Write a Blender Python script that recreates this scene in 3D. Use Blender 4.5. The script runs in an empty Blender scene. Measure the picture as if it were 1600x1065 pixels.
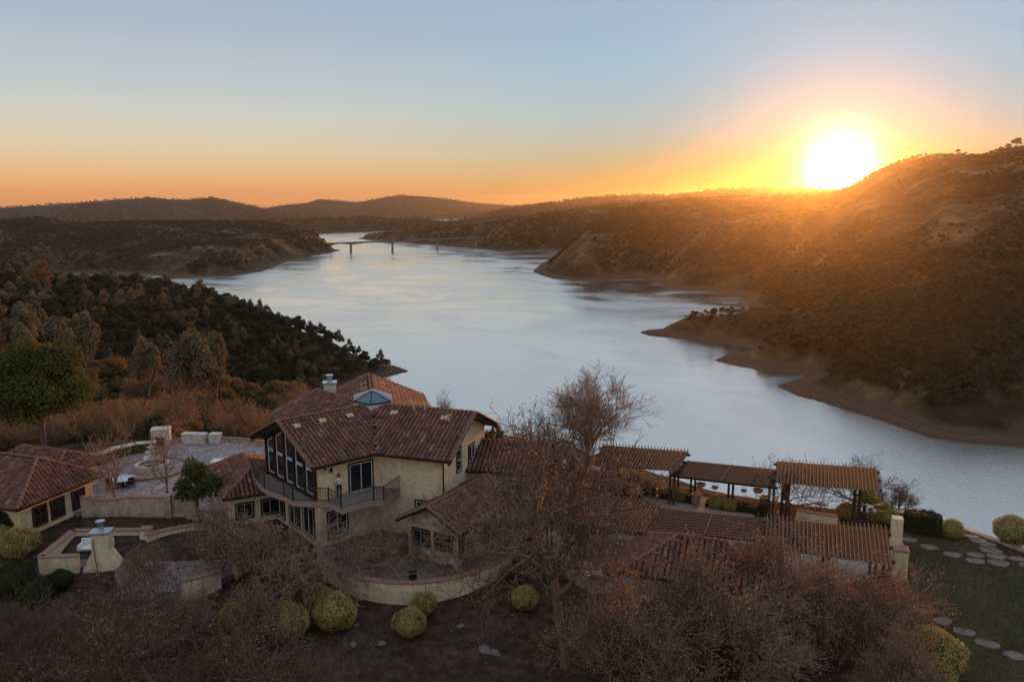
import bpy, bmesh, math, random
import numpy as np
from mathutils import Vector, Matrix

R = math.radians
scn = bpy.context.scene
col = scn.collection
random.seed(7)
rng = np.random.default_rng(7)

# ------------------------------------------------------------------ camera
PITCH = R(9.6); FPX = 1244.0; EYE = 24.2; LAKE = -126.0
cam_d = bpy.data.cameras.new("camera"); cam = bpy.data.objects.new("camera", cam_d); col.objects.link(cam)
cam.location = (0, 0, EYE); cam.rotation_euler = (R(90) - PITCH, 0, 0)
cam_d.sensor_width = 36; cam_d.lens = 36 * FPX / 1600; cam_d.clip_start = .5; cam_d.clip_end = 60000
scn.camera = cam

# ------------------------------------------------------------------ sky and sun
SUN_AZ, SUN_EL = R(21.95), R(2.45)
sd = Vector((math.sin(SUN_AZ) * math.cos(SUN_EL), math.cos(SUN_AZ) * math.cos(SUN_EL), math.sin(SUN_EL)))
def lin(r, g, b):
    f = lambda c: (c / 255 / 12.92) if c / 255 <= .04045 else ((c / 255 + .055) / 1.055) ** 2.4
    return (f(r), f(g), f(b), 1)
w = bpy.data.worlds.new("World"); scn.world = w; w.use_nodes = True
nt = w.node_tree; nt.nodes.clear()
def N(nt, t, **k):
    n = nt.nodes.new(t)
    for a, v in k.items(): setattr(n, a, v)
    return n
def M_(nt, op, a, b=None, c=None, clamp=False):
    n = nt.nodes.new('ShaderNodeMath'); n.operation = op; n.use_clamp = clamp
    for i, v in enumerate((a, b, c)):
        if v is None: continue
        if isinstance(v, (int, float)): n.inputs[i].default_value = v
        else: nt.links.new(v, n.inputs[i])
    return n.outputs[0]
def VM(nt, op, a, b=None, scale=None):
    n = nt.nodes.new('ShaderNodeVectorMath'); n.operation = op
    for i, v in enumerate((a, b)):
        if v is None: continue
        if isinstance(v, (tuple, list, Vector)): n.inputs[i].default_value = v[:3]
        else: nt.links.new(v, n.inputs[i])
    if scale is not None:
        if isinstance(scale, (int, float)): n.inputs['Scale'].default_value = scale
        else: nt.links.new(scale, n.inputs['Scale'])
    return n.outputs['Value'] if op == 'DOT_PRODUCT' else n.outputs[0]
def ramp(nt, fac, stops, interp='LINEAR'):
    n = nt.nodes.new('ShaderNodeValToRGB'); n.color_ramp.interpolation = interp
    e = n.color_ramp.elements
    while len(e) < len(stops): e.new(.5)
    for el, (p, c) in zip(e, stops):
        el.position = p; el.color = c if len(c) == 4 else (*c, 1)
    nt.links.new(fac, n.inputs[0]); return n.outputs[0]
tc = N(nt, 'ShaderNodeTexCoord'); dirn = VM(nt, 'NORMALIZE', tc.outputs['Generated'])
sep = N(nt, 'ShaderNodeSeparateXYZ'); nt.links.new(dirn, sep.inputs[0])
zz = M_(nt, 'MAXIMUM', sep.outputs[2], 0.0)
zs = M_(nt, 'POWER', zz, .5)                        # sqrt spreads the horizon
def sp(el, c): return (math.sqrt(math.sin(R(el))) if el > 0 else 0, c)
HI = [sp(24, lin(168, 184, 203)), sp(45, lin(180, 192, 208)), sp(90, lin(178, 190, 208))]  # unseen upper sky, brightened on purpose to lift the light on the foreground
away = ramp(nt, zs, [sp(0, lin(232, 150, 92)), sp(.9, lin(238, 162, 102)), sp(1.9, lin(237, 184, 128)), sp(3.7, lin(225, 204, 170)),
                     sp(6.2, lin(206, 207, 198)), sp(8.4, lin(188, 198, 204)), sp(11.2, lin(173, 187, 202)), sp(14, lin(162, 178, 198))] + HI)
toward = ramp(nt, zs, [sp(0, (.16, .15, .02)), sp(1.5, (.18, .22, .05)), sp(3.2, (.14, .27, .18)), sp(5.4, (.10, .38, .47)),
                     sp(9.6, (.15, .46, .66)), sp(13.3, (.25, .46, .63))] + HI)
cosang = VM(nt, 'DOT_PRODUCT', dirn, sd)
ang = M_(nt, 'MULTIPLY', M_(nt, 'ARCCOSINE', M_(nt, 'MINIMUM', cosang, .999999)), 57.2958)
near_sun = M_(nt, 'EXPONENT', M_(nt, 'MULTIPLY', M_(nt, 'POWER', M_(nt, 'DIVIDE', ang, 20.0), 1.8), -1.0))
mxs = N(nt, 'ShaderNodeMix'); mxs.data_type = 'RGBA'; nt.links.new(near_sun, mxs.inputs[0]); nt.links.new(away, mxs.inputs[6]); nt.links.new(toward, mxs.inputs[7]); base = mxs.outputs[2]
def glow(scale, colr, p=1.0):
    t = M_(nt, 'EXPONENT', M_(nt, 'MULTIPLY', M_(nt, 'POWER', M_(nt, 'DIVIDE', ang, scale), p), -1.0))
    return VM(nt, 'SCALE', colr, None, t)
acc = base
for g in (glow(1.65, (7.0, 5.4, 3.2), 1.9), glow(2.2, (.6, .36, .08))):
    acc = VM(nt, 'ADD', acc, g)
sky = N(nt, 'ShaderNodeTexSky', sky_type='NISHITA'); sky.sun_disc = False
sky.sun_elevation = SUN_EL; sky.sun_rotation = SUN_AZ; sky.altitude = 300; sky.dust_density = 2.0
acc = VM(nt, 'ADD', acc, VM(nt, 'SCALE', sky.outputs[0], None, .004))
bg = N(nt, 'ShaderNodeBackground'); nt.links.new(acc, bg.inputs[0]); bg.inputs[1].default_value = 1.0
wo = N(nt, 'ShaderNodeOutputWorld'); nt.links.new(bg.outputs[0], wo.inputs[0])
sun_d = bpy.data.lights.new("sun", 'SUN'); sun = bpy.data.objects.new("sun", sun_d); col.objects.link(sun)
sun_d.energy = 4.3; sun_d.angle = R(.6); sun_d.color = (1.0, .37, .07)
sun.rotation_euler = sd.to_track_quat('Z', 'Y').to_euler()
scn.view_settings.view_transform = 'Standard'; scn.view_settings.look = 'None'
scn.view_settings.exposure = 0.0; scn.view_settings.gamma = 1.0; scn.view_settings.use_curve_mapping = False
scn.render.engine = 'CYCLES'
scn.cycles.use_denoising = True
scn.cycles.max_bounces = 6; scn.cycles.diffuse_bounces = 3; scn.cycles.glossy_bounces = 2
scn.cycles.transmission_bounces = 3; scn.cycles.volume_bounces = 0; scn.cycles.transparent_max_bounces = 8
scn.cycles.caustics_reflective = False; scn.cycles.caustics_refractive = False

# ------------------------------------------------------------------ helpers: pixels to the place
FW = Vector((0, math.cos(PITCH), -math.sin(PITCH))); UP = Vector((0, math.sin(PITCH), math.cos(PITCH)))
def ray(px, py):
    return FW * FPX + Vector((1, 0, 0)) * (px - 800) + UP * (532.5 - py)
def P(px, py, z=0.0):
    d = ray(px, py); t = (z - EYE) / d.z
    return Vector((d.x * t, d.y * t, z))
def PD(px, py, dist):
    d = ray(px, py); t = dist / math.hypot(d.x, d.y)
    return Vector((d.x * t, d.y * t, EYE + d.z * t))
def hit_plane(px, py, p0, n):
    d = ray(px, py); o = Vector((0, 0, EYE)); t = (p0 - o).dot(n) / d.dot(n)
    return o + d * t

# ------------------------------------------------------------------ materials
MATS = {}
def mat(name, cols, rough=.8, scale=1.0, bump=0.0, bscale=None, detail=6, trans=0.0, metal=0.0, spec=.3, obj=False, attr=None, spread=(.35, .65)):
    m = bpy.data.materials.new(name); m.use_nodes = True; t = m.node_tree; t.nodes.clear()
    out = N(t, 'ShaderNodeOutputMaterial'); b = N(t, 'ShaderNodeBsdfPrincipled')
    b.inputs['Roughness'].default_value = rough; b.inputs['Metallic'].default_value = metal
    b.inputs['Specular IOR Level'].default_value = spec
    tcn = N(t, 'ShaderNodeTexCoord'); src = tcn.outputs['Object' if obj else 'Object']
    if len(cols) > 1:
        nz = N(t, 'ShaderNodeTexNoise'); nz.inputs['Scale'].default_value = scale; nz.inputs['Detail'].default_value = detail
        nz.inputs['Roughness'].default_value = .65
        t.links.new(src, nz.inputs['Vector'])
        k = len(cols); a0, a1 = spread
        cc = ramp(t, nz.outputs[0], [(a0 + (a1 - a0) * i / (k - 1), c) for i, c in enumerate(cols)])
    else:
        rgb = N(t, 'ShaderNodeRGB'); rgb.outputs[0].default_value = (*cols[0], 1); cc = rgb.outputs[0]
    if attr:
        at = N(t, 'ShaderNodeAttribute'); at.attribute_name = attr
        mx = N(t, 'ShaderNodeMix'); mx.data_type = 'RGBA'; mx.blend_type = 'MULTIPLY'; mx.inputs[0].default_value = 1
        t.links.new(cc, mx.inputs[6]); t.links.new(at.outputs['Color'], mx.inputs[7]); cc = mx.outputs[2]
    if name.startswith('stucco'):       # weathering: runs and blotches with their own shapes
        mp = N(t, 'ShaderNodeMapping'); mp.inputs['Scale'].default_value = (2.6, 2.6, .45); t.links.new(src, mp.inputs[0])
        n2 = N(t, 'ShaderNodeTexNoise'); n2.inputs['Scale'].default_value = 1.0; n2.inputs['Detail'].default_value = 8; n2.inputs['Roughness'].default_value = .7; t.links.new(mp.outputs[0], n2.inputs['Vector'])
        dm = ramp(t, n2.outputs[0], [(.30, (.62, .56, .50)), (.40, (.92, .90, .88)), (.55, (1, 1, 1))])
        mx = N(t, 'ShaderNodeMix'); mx.data_type = 'RGBA'; mx.blend_type = 'MULTIPLY'; mx.inputs[0].default_value = 1
        t.links.new(cc, mx.inputs[6]); t.links.new(dm, mx.inputs[7]); cc = mx.outputs[2]
    t.links.new(cc, b.inputs['Base Color'])
    if bump:
        nb = N(t, 'ShaderNodeTexNoise'); nb.inputs['Scale'].default_value = bscale or scale * 4; nb.inputs['Detail'].default_value = 6
        t.links.new(src, nb.inputs['Vector'])
        bp = N(t, 'ShaderNodeBump'); bp.inputs['Strength'].default_value = bump; bp.inputs['Distance'].default_value = .1
        t.links.new(nb.outputs[0], bp.inputs['Height']); t.links.new(bp.outputs[0], b.inputs['Normal'])
    sh = b.outputs[0]
    if trans:
        tr = N(t, 'ShaderNodeBsdfTranslucent'); t.links.new(cc, tr.inputs[0])
        mx = N(t, 'ShaderNodeMixShader'); mx.inputs[0].default_value = trans
        t.links.new(sh, mx.inputs[1]); t.links.new(tr.outputs[0], mx.inputs[2]); sh = mx.outputs[0]
    t.links.new(sh, out.inputs[0]); MATS[name] = m
    return m
M = {}
def mk(k, *a, **kw): M[k] = mat(k, *a, **kw)
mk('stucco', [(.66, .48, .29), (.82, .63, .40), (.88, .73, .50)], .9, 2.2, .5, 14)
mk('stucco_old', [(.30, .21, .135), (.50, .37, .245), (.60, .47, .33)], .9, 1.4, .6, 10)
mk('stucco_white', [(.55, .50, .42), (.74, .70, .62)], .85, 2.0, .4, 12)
mk('tile', [(.75, .75, .75), (1.1, 1.05, 1.0)], .75, 6, .4, 30, attr='tint')
mk('ridge', [(.17, .075, .05), (.27, .13, .09)], .8, 3, .3, 20)
mk('underlay', [(.035, .022, .018)], .95)
mk('timber', [(.042, .018, .011), (.085, .038, .023)], .8, 6)
mk('slat_wood', [(.075, .048, .036), (.16, .105, .08)], .8, 5)
mk('dark_frame', [(.03, .013, .009), (.05, .02, .014)], .6, 5)
mk('white_paint', [(.62, .62, .62), (.74, .74, .72)], .5, 4)
mk('iron', [(.02, .018, .016)], .5, metal=.4)
mk('rail_iron', [(.07, .055, .046), (.10, .08, .068)], .6, 5)
mk('glass', [(.015, .018, .022)], .06, spec=.6)
mk('sky_glass', [(.10, .16, .22)], .08, spec=.9, metal=.5)
mk('metal', [(.45, .50, .56), (.6, .64, .7)], .3, 6, metal=.8)
mk('deck', [(.24, .19, .165), (.34, .28, .25)], .8, 3, .2, 20)
mk('slab_edge', [(.30, .20, .15), (.42, .30, .23)], .8, 4)
mk('concrete', [(.32, .26, .23), (.46, .39, .36)], .85, .9, .3, 12)
mk('flagstone', [(.14, .105, .085), (.27, .20, .165)], .85, 2.2, .4, 12)
mk('coping', [(.26, .13, .09), (.38, .21, .15)], .85, 3, .3, 18)
mk('pot', [(.20, .10, .06), (.34, .19, .12)], .8, 5, .2, 20)
mk('cloth_white', [(.66, .65, .64), (.76, .75, .74)], .9, 8)
mk('cloth_dark', [(.025, .025, .03)], .9)
mk('skin', [(.45, .26, .18)], .6)
mk('hair', [(.04, .025, .015)], .7)
mk('bark', [(.14, .09, .065), (.26, .17, .125)], .95, 4, .6, 20)
mk('bark_pale', [(.17, .105, .07), (.30, .19, .13)], .95, 4, .6, 20)
mk('twig', [(.19, .115, .075), (.31, .195, .13)], .95, 3, trans=.0)
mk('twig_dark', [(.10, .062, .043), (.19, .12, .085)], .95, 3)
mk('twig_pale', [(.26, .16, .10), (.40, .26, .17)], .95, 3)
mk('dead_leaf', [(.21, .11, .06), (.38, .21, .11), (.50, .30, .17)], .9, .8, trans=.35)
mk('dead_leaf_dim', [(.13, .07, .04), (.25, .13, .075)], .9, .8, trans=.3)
mk('leaf_oak', [(.022, .023, .011), (.05, .048, .022), (.075, .062, .028)], .85, .25, trans=.22)
mk('leaf_far', [(.035, .028, .014), (.07, .055, .026), (.11, .082, .04)], .9, .01, trans=.25)
mk('leaf_far_brown', [(.06, .042, .022), (.11, .075, .038), (.16, .11, .055)], .9, .01, trans=.3)
mk('grass_blade', [(.055, .05, .018), (.12, .09, .04)], .9, .4, trans=.2)
mk('leaf_pine', [(.05, .055, .012), (.12, .12, .024)], .85, .5, trans=.25)
mk('leaf_grey', [(.14, .11, .06), (.27, .20, .11)], .9, .35, trans=.3)
mk('leaf_rust', [(.10, .062, .03), (.24, .14, .058), (.36, .215, .085)], .9, .3, trans=.4)
mk('leaf_olive', [(.05, .042, .018), (.10, .08, .035), (.15, .115, .05)], .85, .25, trans=.3)
mk('lath_wood', [(.022, .010, .006), (.045, .020, .012)], .8, 6)
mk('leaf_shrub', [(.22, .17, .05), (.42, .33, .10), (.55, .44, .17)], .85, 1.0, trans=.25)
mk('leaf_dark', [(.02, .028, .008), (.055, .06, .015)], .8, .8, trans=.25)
mk('leaf_palm', [(.10, .13, .02), (.22, .22, .05)], .7, 1.0, trans=.35)
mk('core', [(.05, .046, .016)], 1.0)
mk('water_pool', [(.05, .06, .06)], .1, spec=.8)
mk('bridge', [(.22, .19, .17), (.30, .26, .23)], .8, .02)
mk('bulb', [(.7, .6, .4)], .3)
mk('rock', [(.13, .115, .105), (.24, .215, .20)], .9, 2, .5, 8)
mk('vent', [(.50, .40, .22), (.62, .50, .28)], .8, 5)
mk('terracotta', [(.35, .15, .09)], .85)
mk('barrel', [(.22, .13, .07), (.36, .23, .14)], .7, 6, .3, 20)

# ------------------------------------------------------------------ object helpers
def link(o): col.objects.link(o); return o
def tag(o, label=None, cat=None, group=None, kind=None):
    if label: o['label'] = label
    if cat: o['category'] = cat
    if group: o['group'] = group
    if kind: o['kind'] = kind
    return o
def empty(name, loc, label, cat, group=None, rz=0):
    o = bpy.data.objects.new(name, None); link(o); o.location = loc; o.rotation_euler = (0, 0, rz)
    return tag(o, label, cat, group)
bpy.context.view_layer.update()
def np_mesh(name, V, F, mats, smooth=False, midx=None, tint=None):
    """V (n,3); F (m,k) quads or tris"""
    me = bpy.data.meshes.new(name); V = np.asarray(V, np.float32); F = np.asarray(F, np.int32)
    k = F.shape[1]
    me.vertices.add(len(V)); me.vertices.foreach_set('co', V.ravel())
    me.loops.add(F.size); me.loops.foreach_set('vertex_index', F.ravel())
    me.polygons.add(len(F)); me.polygons.foreach_set('loop_start', np.arange(0, F.size, k, dtype=np.int32))
    if smooth: me.polygons.foreach_set('use_smooth', np.ones(len(F), bool))
    for m in (mats if isinstance(mats, (list, tuple)) else [mats]): me.materials.append(m)
    if midx is not None: me.polygons.foreach_set('material_index', np.asarray(midx, np.int32))
    me.update(calc_edges=True)
    if tint is not None:
        a = me.color_attributes.new('tint', 'FLOAT_COLOR', 'POINT')
        c = np.ones((len(V), 4), np.float32); c[:, :3] = tint; a.data.foreach_set('color', c.ravel())
    return me
class MB:
    def __init__(s): s.v = []; s.f = []; s.mi = []; s.cur = 0
    def add(s, vs, fs):
        b = len(s.v); s.v += [tuple(v) for v in vs]
        for f in fs: s.f.append(tuple(b + i for i in f)); s.mi.append(s.cur)
    def box(s, c, size, rz=0, axes=None):
        hx, hy, hz = size[0] / 2, size[1] / 2, size[2] / 2
        if axes is None: ax = Vector((math.cos(rz), math.sin(rz), 0)); ay = Vector((-math.sin(rz), math.cos(rz), 0)); az = Vector((0, 0, 1))
        else: ax, ay, az = axes
        c = Vector(c); vs = [c + ax * (hx * i) + ay * (hy * j) + az * (hz * k) for k in (-1, 1) for j in (-1, 1) for i in (-1, 1)]
        s.add(vs, [(0, 2, 3, 1), (4, 5, 7, 6), (0, 1, 5, 4), (2, 6, 7, 3), (0, 4, 6, 2), (1, 3, 7, 5)]); return s
    def beam(s, a, b, w_, h_, up=Vector((0, 0, 1))):
        a = Vector(a); b = Vector(b); d = (b - a); L = d.length; d.normalize()
        sx = d.cross(up); sx = sx.normalized() if sx.length > 1e-4 else Vector((1, 0, 0)); uz = sx.cross(d).normalized()
        return s.box((a + b) / 2, (L, w_, h_), axes=(d, sx, uz))
    def tube(s, pts, rs, k=8, cap=True):
        pts = [Vector(p) for p in pts]; rings = []
        for i, p in enumerate(pts):
            d = (pts[min(i + 1, len(pts) - 1)] - pts[max(i - 1, 0)]).normalized()
            a = d.cross(Vector((0, 0, 1)));
            if a.length < .05: a = Vector((1, 0, 0))
            a.normalize(); bb = d.cross(a); r = rs[i] if hasattr(rs, '__len__') else rs
            rings.append([p + (a * math.cos(2 * math.pi * j / k) + bb * math.sin(2 * math.pi * j / k)) * r for j in range(k)])
        vs = [v for r in rings for v in r]
        fs = [(i * k + j, i * k + (j + 1) % k, (i + 1) * k + (j + 1) % k, (i + 1) * k + j) for i in range(len(pts) - 1) for j in range(k)]
        if cap: fs += [tuple(range(k))[::-1], tuple((len(pts) - 1) * k + j for j in range(k))]
        s.add(vs, fs); return s
    def lathe(s, c, prof, k=16):
        c = Vector(c); n = len(prof)
        vs = [c + Vector((r * math.cos(2 * math.pi * j / k), r * math.sin(2 * math.pi * j / k), z)) for r, z in prof for j in range(k)]
        fs = [(i * k + j, i * k + (j + 1) % k, (i + 1) * k + (j + 1) % k, (i + 1) * k + j) for i in range(n - 1) for j in range(k)]
        fs += [tuple(range(k))[::-1], tuple((n - 1) * k + j for j in range(k))]
        s.add(vs, fs); return s
    def prism(s, poly, z0, z1):
        """poly: list of xy (ccw or cw); z0/z1 floats"""
        n = len(poly); ar = sum(poly[i][0] * poly[(i + 1) % n][1] - poly[(i + 1) % n][0] * poly[i][1] for i in range(n))
        if ar < 0: poly = poly[::-1]
        vs = [(p[0], p[1], z0) for p in poly] + [(p[0], p[1], z1) for p in poly]
        s.add(vs, [tuple(range(n))[::-1], tuple(range(n, 2 * n))] + [(i, (i + 1) % n, n + (i + 1) % n, n + i) for i in range(n)]); return s
    def build(s, name, m, parent=None, smooth=False, kind=None, label=None):
        me = bpy.data.meshes.new(name); me.from_pydata(s.v, [], s.f)
        for q in (m if isinstance(m, (list, tuple)) else [m]): me.materials.append(q)
        if any(s.mi): me.polygons.foreach_set('material_index', s.mi)
        if smooth: me.polygons.foreach_set('use_smooth', [True] * len(s.f))
        me.update(); o = link(bpy.data.objects.new(name, me))
        if parent: child(o, parent)
        if kind: o['kind'] = kind
        if label: o['label'] = label
        return o
def wmat(o):
    m = o.matrix_basis.copy()
    if o.parent: m = wmat(o.parent) @ o.matrix_parent_inverse @ m
    return m
def child(o, parent):
    """o was modelled in world coordinates: keep it there"""
    o.parent = parent; o.matrix_parent_inverse = wmat(parent).inverted()
    return o
def lchild(o, parent): o.parent = parent; return o            # modelled in the parent's own frame
def copy_tree(root, loc, rz=0, sc=1.0, label=None, group=None):
    r = root.copy(); link(r); r.location = loc; r.rotation_euler = (0, 0, rz); r.scale = (sc, sc, sc) if not hasattr(sc, '__len__') else sc
    if label: r['label'] = label
    if group: r['group'] = group
    for ch in root.children:
        c = ch.copy(); link(c); c.parent = r
    return r

# ------------------------------------------------------------------ noise and terrain
def _h(ix, iy, s):
    n = (ix * 374761393 + iy * 668265263 + s * 974634777) & 0xffffffff
    n = ((n ^ (n >> 13)) * 1274126177) & 0xffffffff
    return ((n ^ (n >> 16)) & 0xffff) / 65535.0
def vnoise(x, y, s=0):
    ix = np.floor(x).astype(np.int64); iy = np.floor(y).astype(np.int64); fx = x - ix; fy = y - iy
    fx = fx * fx * (3 - 2 * fx); fy = fy * fy * (3 - 2 * fy)
    return (_h(ix, iy, s) * (1 - fx) + _h(ix + 1, iy, s) * fx) * (1 - fy) + (_h(ix, iy + 1, s) * (1 - fx) + _h(ix + 1, iy + 1, s) * fx) * fy
def fbm(x, y, sc, o=4, s=0):
    r = 0; a = .5
    for i in range(o): r = r + a * vnoise(x / sc, y / sc, s + i); sc /= 2.03; a *= .5
    return r * 2 - 1
def seg_dist(x, y, pts, closed):
    """distance to polyline and interpolated z"""
    n = len(pts); best = np.full(x.shape, 1e9); bz = np.zeros(x.shape)
    for i in range(n if closed else n - 1):
        a = pts[i]; b = pts[(i + 1) % n]; dx, dy = b[0] - a[0], b[1] - a[1]; L = dx * dx + dy * dy + 1e-9
        t = np.clip(((x - a[0]) * dx + (y - a[1]) * dy) / L, 0, 1)
        d = np.hypot(x - a[0] - t * dx, y - a[1] - t * dy); m = d < best
        best = np.where(m, d, best)
        if len(a) > 2: bz = np.where(m, a[2] + t * (b[2] - a[2]), bz)
    return best, bz
def inside(x, y, pts):
    n = len(pts); c = np.zeros(x.shape, bool)
    for i in range(n):
        x1, y1 = pts[i][:2]; x2, y2 = pts[(i + 1) % n][:2]
        if y1 == y2: continue
        c ^= ((y1 > y) != (y2 > y)) & (x < (x2 - x1) * (y - y1) / (y2 - y1) + x1)
    return c
def sdf(x, y, pts):
    d, _ = seg_dist(x, y, pts, True); return np.where(inside(x, y, pts), -d, d)
def Lp(l): return [tuple(P(a, b, LAKE)[:2]) for a, b in l]
LAKE_MAIN = Lp([(416, 374), (416, 368), (477, 366.5), (540, 364), (575, 362.5), (600, 361), (597, 366), (575, 369), (557, 373), (585, 376),
    (607, 377.5), (646, 380), (689, 384), (730, 386), (760, 390), (786, 394), (812, 391), (880, 391), (868, 400), (845, 412), (832, 424), (845, 430),
    (865, 436), (900, 439), (940, 437), (980, 433), (1005, 433), (1030, 444), (1060, 451), (1100, 455), (1150, 459), (1172, 465), (1150, 474), (1190, 488),
    (1185, 500), (1165, 514.5), (1130, 514), (1060, 511.5), (1010, 515), (995, 519), (1015, 525), (1080, 532), (1130, 536), (1178, 546), (1135, 554),
    (1112, 563), (1150, 572), (1200, 580), (1262, 586), (1213, 603), (1245, 618), (1300, 634), (1380, 658), (1450, 684), (1520, 694), (1620, 700), (1800, 705)]) + \
    [(620, 260), (900, -100), (900, -900), (450, -900), (350, 0), (320, 60), (260, 150), (200, 215), (130, 262), (60, 290), (-20, 300), (-90, 350), (-130, 450), (-140, 600), (-120, 680)] + \
    Lp([(642, 580)]) + [(-110, 745), (-190, 800), (-300, 860), (-480, 960), (-700, 1080)] + Lp([(60, 438), (100, 427), (145, 426), (250, 430), (300, 433), (360, 432), (410, 424), (430, 416),
    (460, 405), (500, 398), (535, 391), (520, 389), (490, 386), (450, 380)])
LAKE_FAR = Lp([(650, 345), (700, 342.5), (805, 339.5), (862, 338.5), (840, 341), (800, 344), (740, 347.5), (690, 348.5)])
RIDGES = [  # points as (x px, y px, distance), fall-off, rounding, noise
    ([(-500, 340, 9500), (-200, 332, 9500), (0, 325, 9500), (60, 321, 9400), (150, 315, 9300), (230, 309, 9200), (290, 313, 9200), (330, 309, 9200), (375, 320, 9300), (408, 331, 9500)], .13, 150, 14),
    ([(395, 330, 11600), (440, 321, 11600), (480, 317, 11600), (500, 311, 11600), (560, 316, 11600), (620, 305, 11600), (670, 307, 11600), (740, 317, 11600), (800, 321, 11600)], .2, 150, 14),
    ([(790, 325, 8200), (860, 318, 8000), (950, 306, 7600), (1010, 304, 7400), (1040, 308, 7000), (1100, 302, 6500), (1190, 293, 6000), (1230, 298, 5600), (1310, 300, 5200), (1400, 296, 5000)], .12, 120, 14),
    ([(-400, 350, 2900), (-100, 346, 2900), (0, 346, 2900), (60, 342, 2900), (130, 350, 2900), (200, 348, 3100), (300, 347, 3200), (345, 347, 3000), (390, 358, 2800)], .085, 60, 10),
    ([(-300, 385, 2250), (0, 385, 2250), (100, 392, 2200), (200, 404, 2150)], .06, 60, 6),
    ([(300, 385, 2150), (370, 378, 2200), (410, 385, 2150), (440, 403, 2150)], .12, 60, 5),
    ([(330, 350, 5600), (400, 346, 5600), (480, 344, 5600), (560, 341, 5600), (640, 347, 5400), (670, 352, 5200)], .05, 80, 8),
    ([(425, 381, 3000), (480, 384, 2850), (515, 388, 2750)], .10, 25, 3),
    ([(640, 362, 4500), (700, 357, 4300), (800, 350, 4000), (900, 336, 3600), (1000, 320, 3300), (1100, 312, 3000), (1230, 306, 2800), (1330, 304, 2700)], .095, 80, 12),
    ([(900, 350, 2900), (870, 372, 2500), (850, 400, 2200), (838, 420, 1950)], .14, 40, 4),
    ([(1000, 330, 2700), (980, 372, 2100), (965, 410, 1800)], .16, 40, 6),
    ([(1150, 320, 2500), (1110, 370, 1900), (1075, 425, 1550)], .17, 40, 6),
    ([(1300, 330, 2000), (1240, 395, 1500), (1180, 450, 1270)], .20, 40, 6),
    ([(1300, 303, 2300), (1340, 292, 2200), (1370, 275, 2100), (1420, 253, 2000), (1465, 239, 1900), (1500, 241, 1850), (1530, 243, 1850), (1560, 237, 1850), (1600, 231, 1850), (1750, 222, 1850), (2100, 240, 1900)], .20, 50, 14),
    ([(1440, 300, 1500), (1380, 380, 1200), (1290, 450, 1020), (1220, 490, 960), (1150, 515, 935)], .22, 25, 7),
    ([(1560, 340, 1250), (1480, 440, 950), (1380, 510, 800), (1290, 555, 730), (1200, 572, 720)], .23, 25, 7),
    ([(1700, 400, 950), (1600, 480, 780), (1480, 560, 660), (1350, 600, 620)], .25, 25, 6),
    ([(-400, 415, 800), (-150, 428, 760), (0, 445, 740), (120, 447, 720), (200, 449, 710), (300, 463, 700), (400, 493, 700), (500, 540, 700), (590, 566, 700), (632, 579, 705)], .30, 25, 7),
    ([(-500, 620, 160), (-500, 520, 300), (-420, 455, 500), (-350, 420, 760)], .22, 30, 8),
]
RW = [([tuple(PD(a, b, c)) for a, b, c in r], s, ro, nz) for r, s, ro, nz in RIDGES]
PLATEAU = [(-64, -60), (-64, 58), (-54, 73), (-44, 79.5), (-31, 81.5), (-20, 80.5), (-10, 80), (-4, 77), (4, 73), (11, 69), (16.5, 65.4), (23, 62.2), (27, 60.6), (31, 60), (34.5, 56.5), (38, 51.5), (45, 44), (60, 28), (70, -60)]
def sstep(a, b, v): t = np.clip((v - a) / (b - a), 0, 1); return t * t * (3 - 2 * t)
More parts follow.
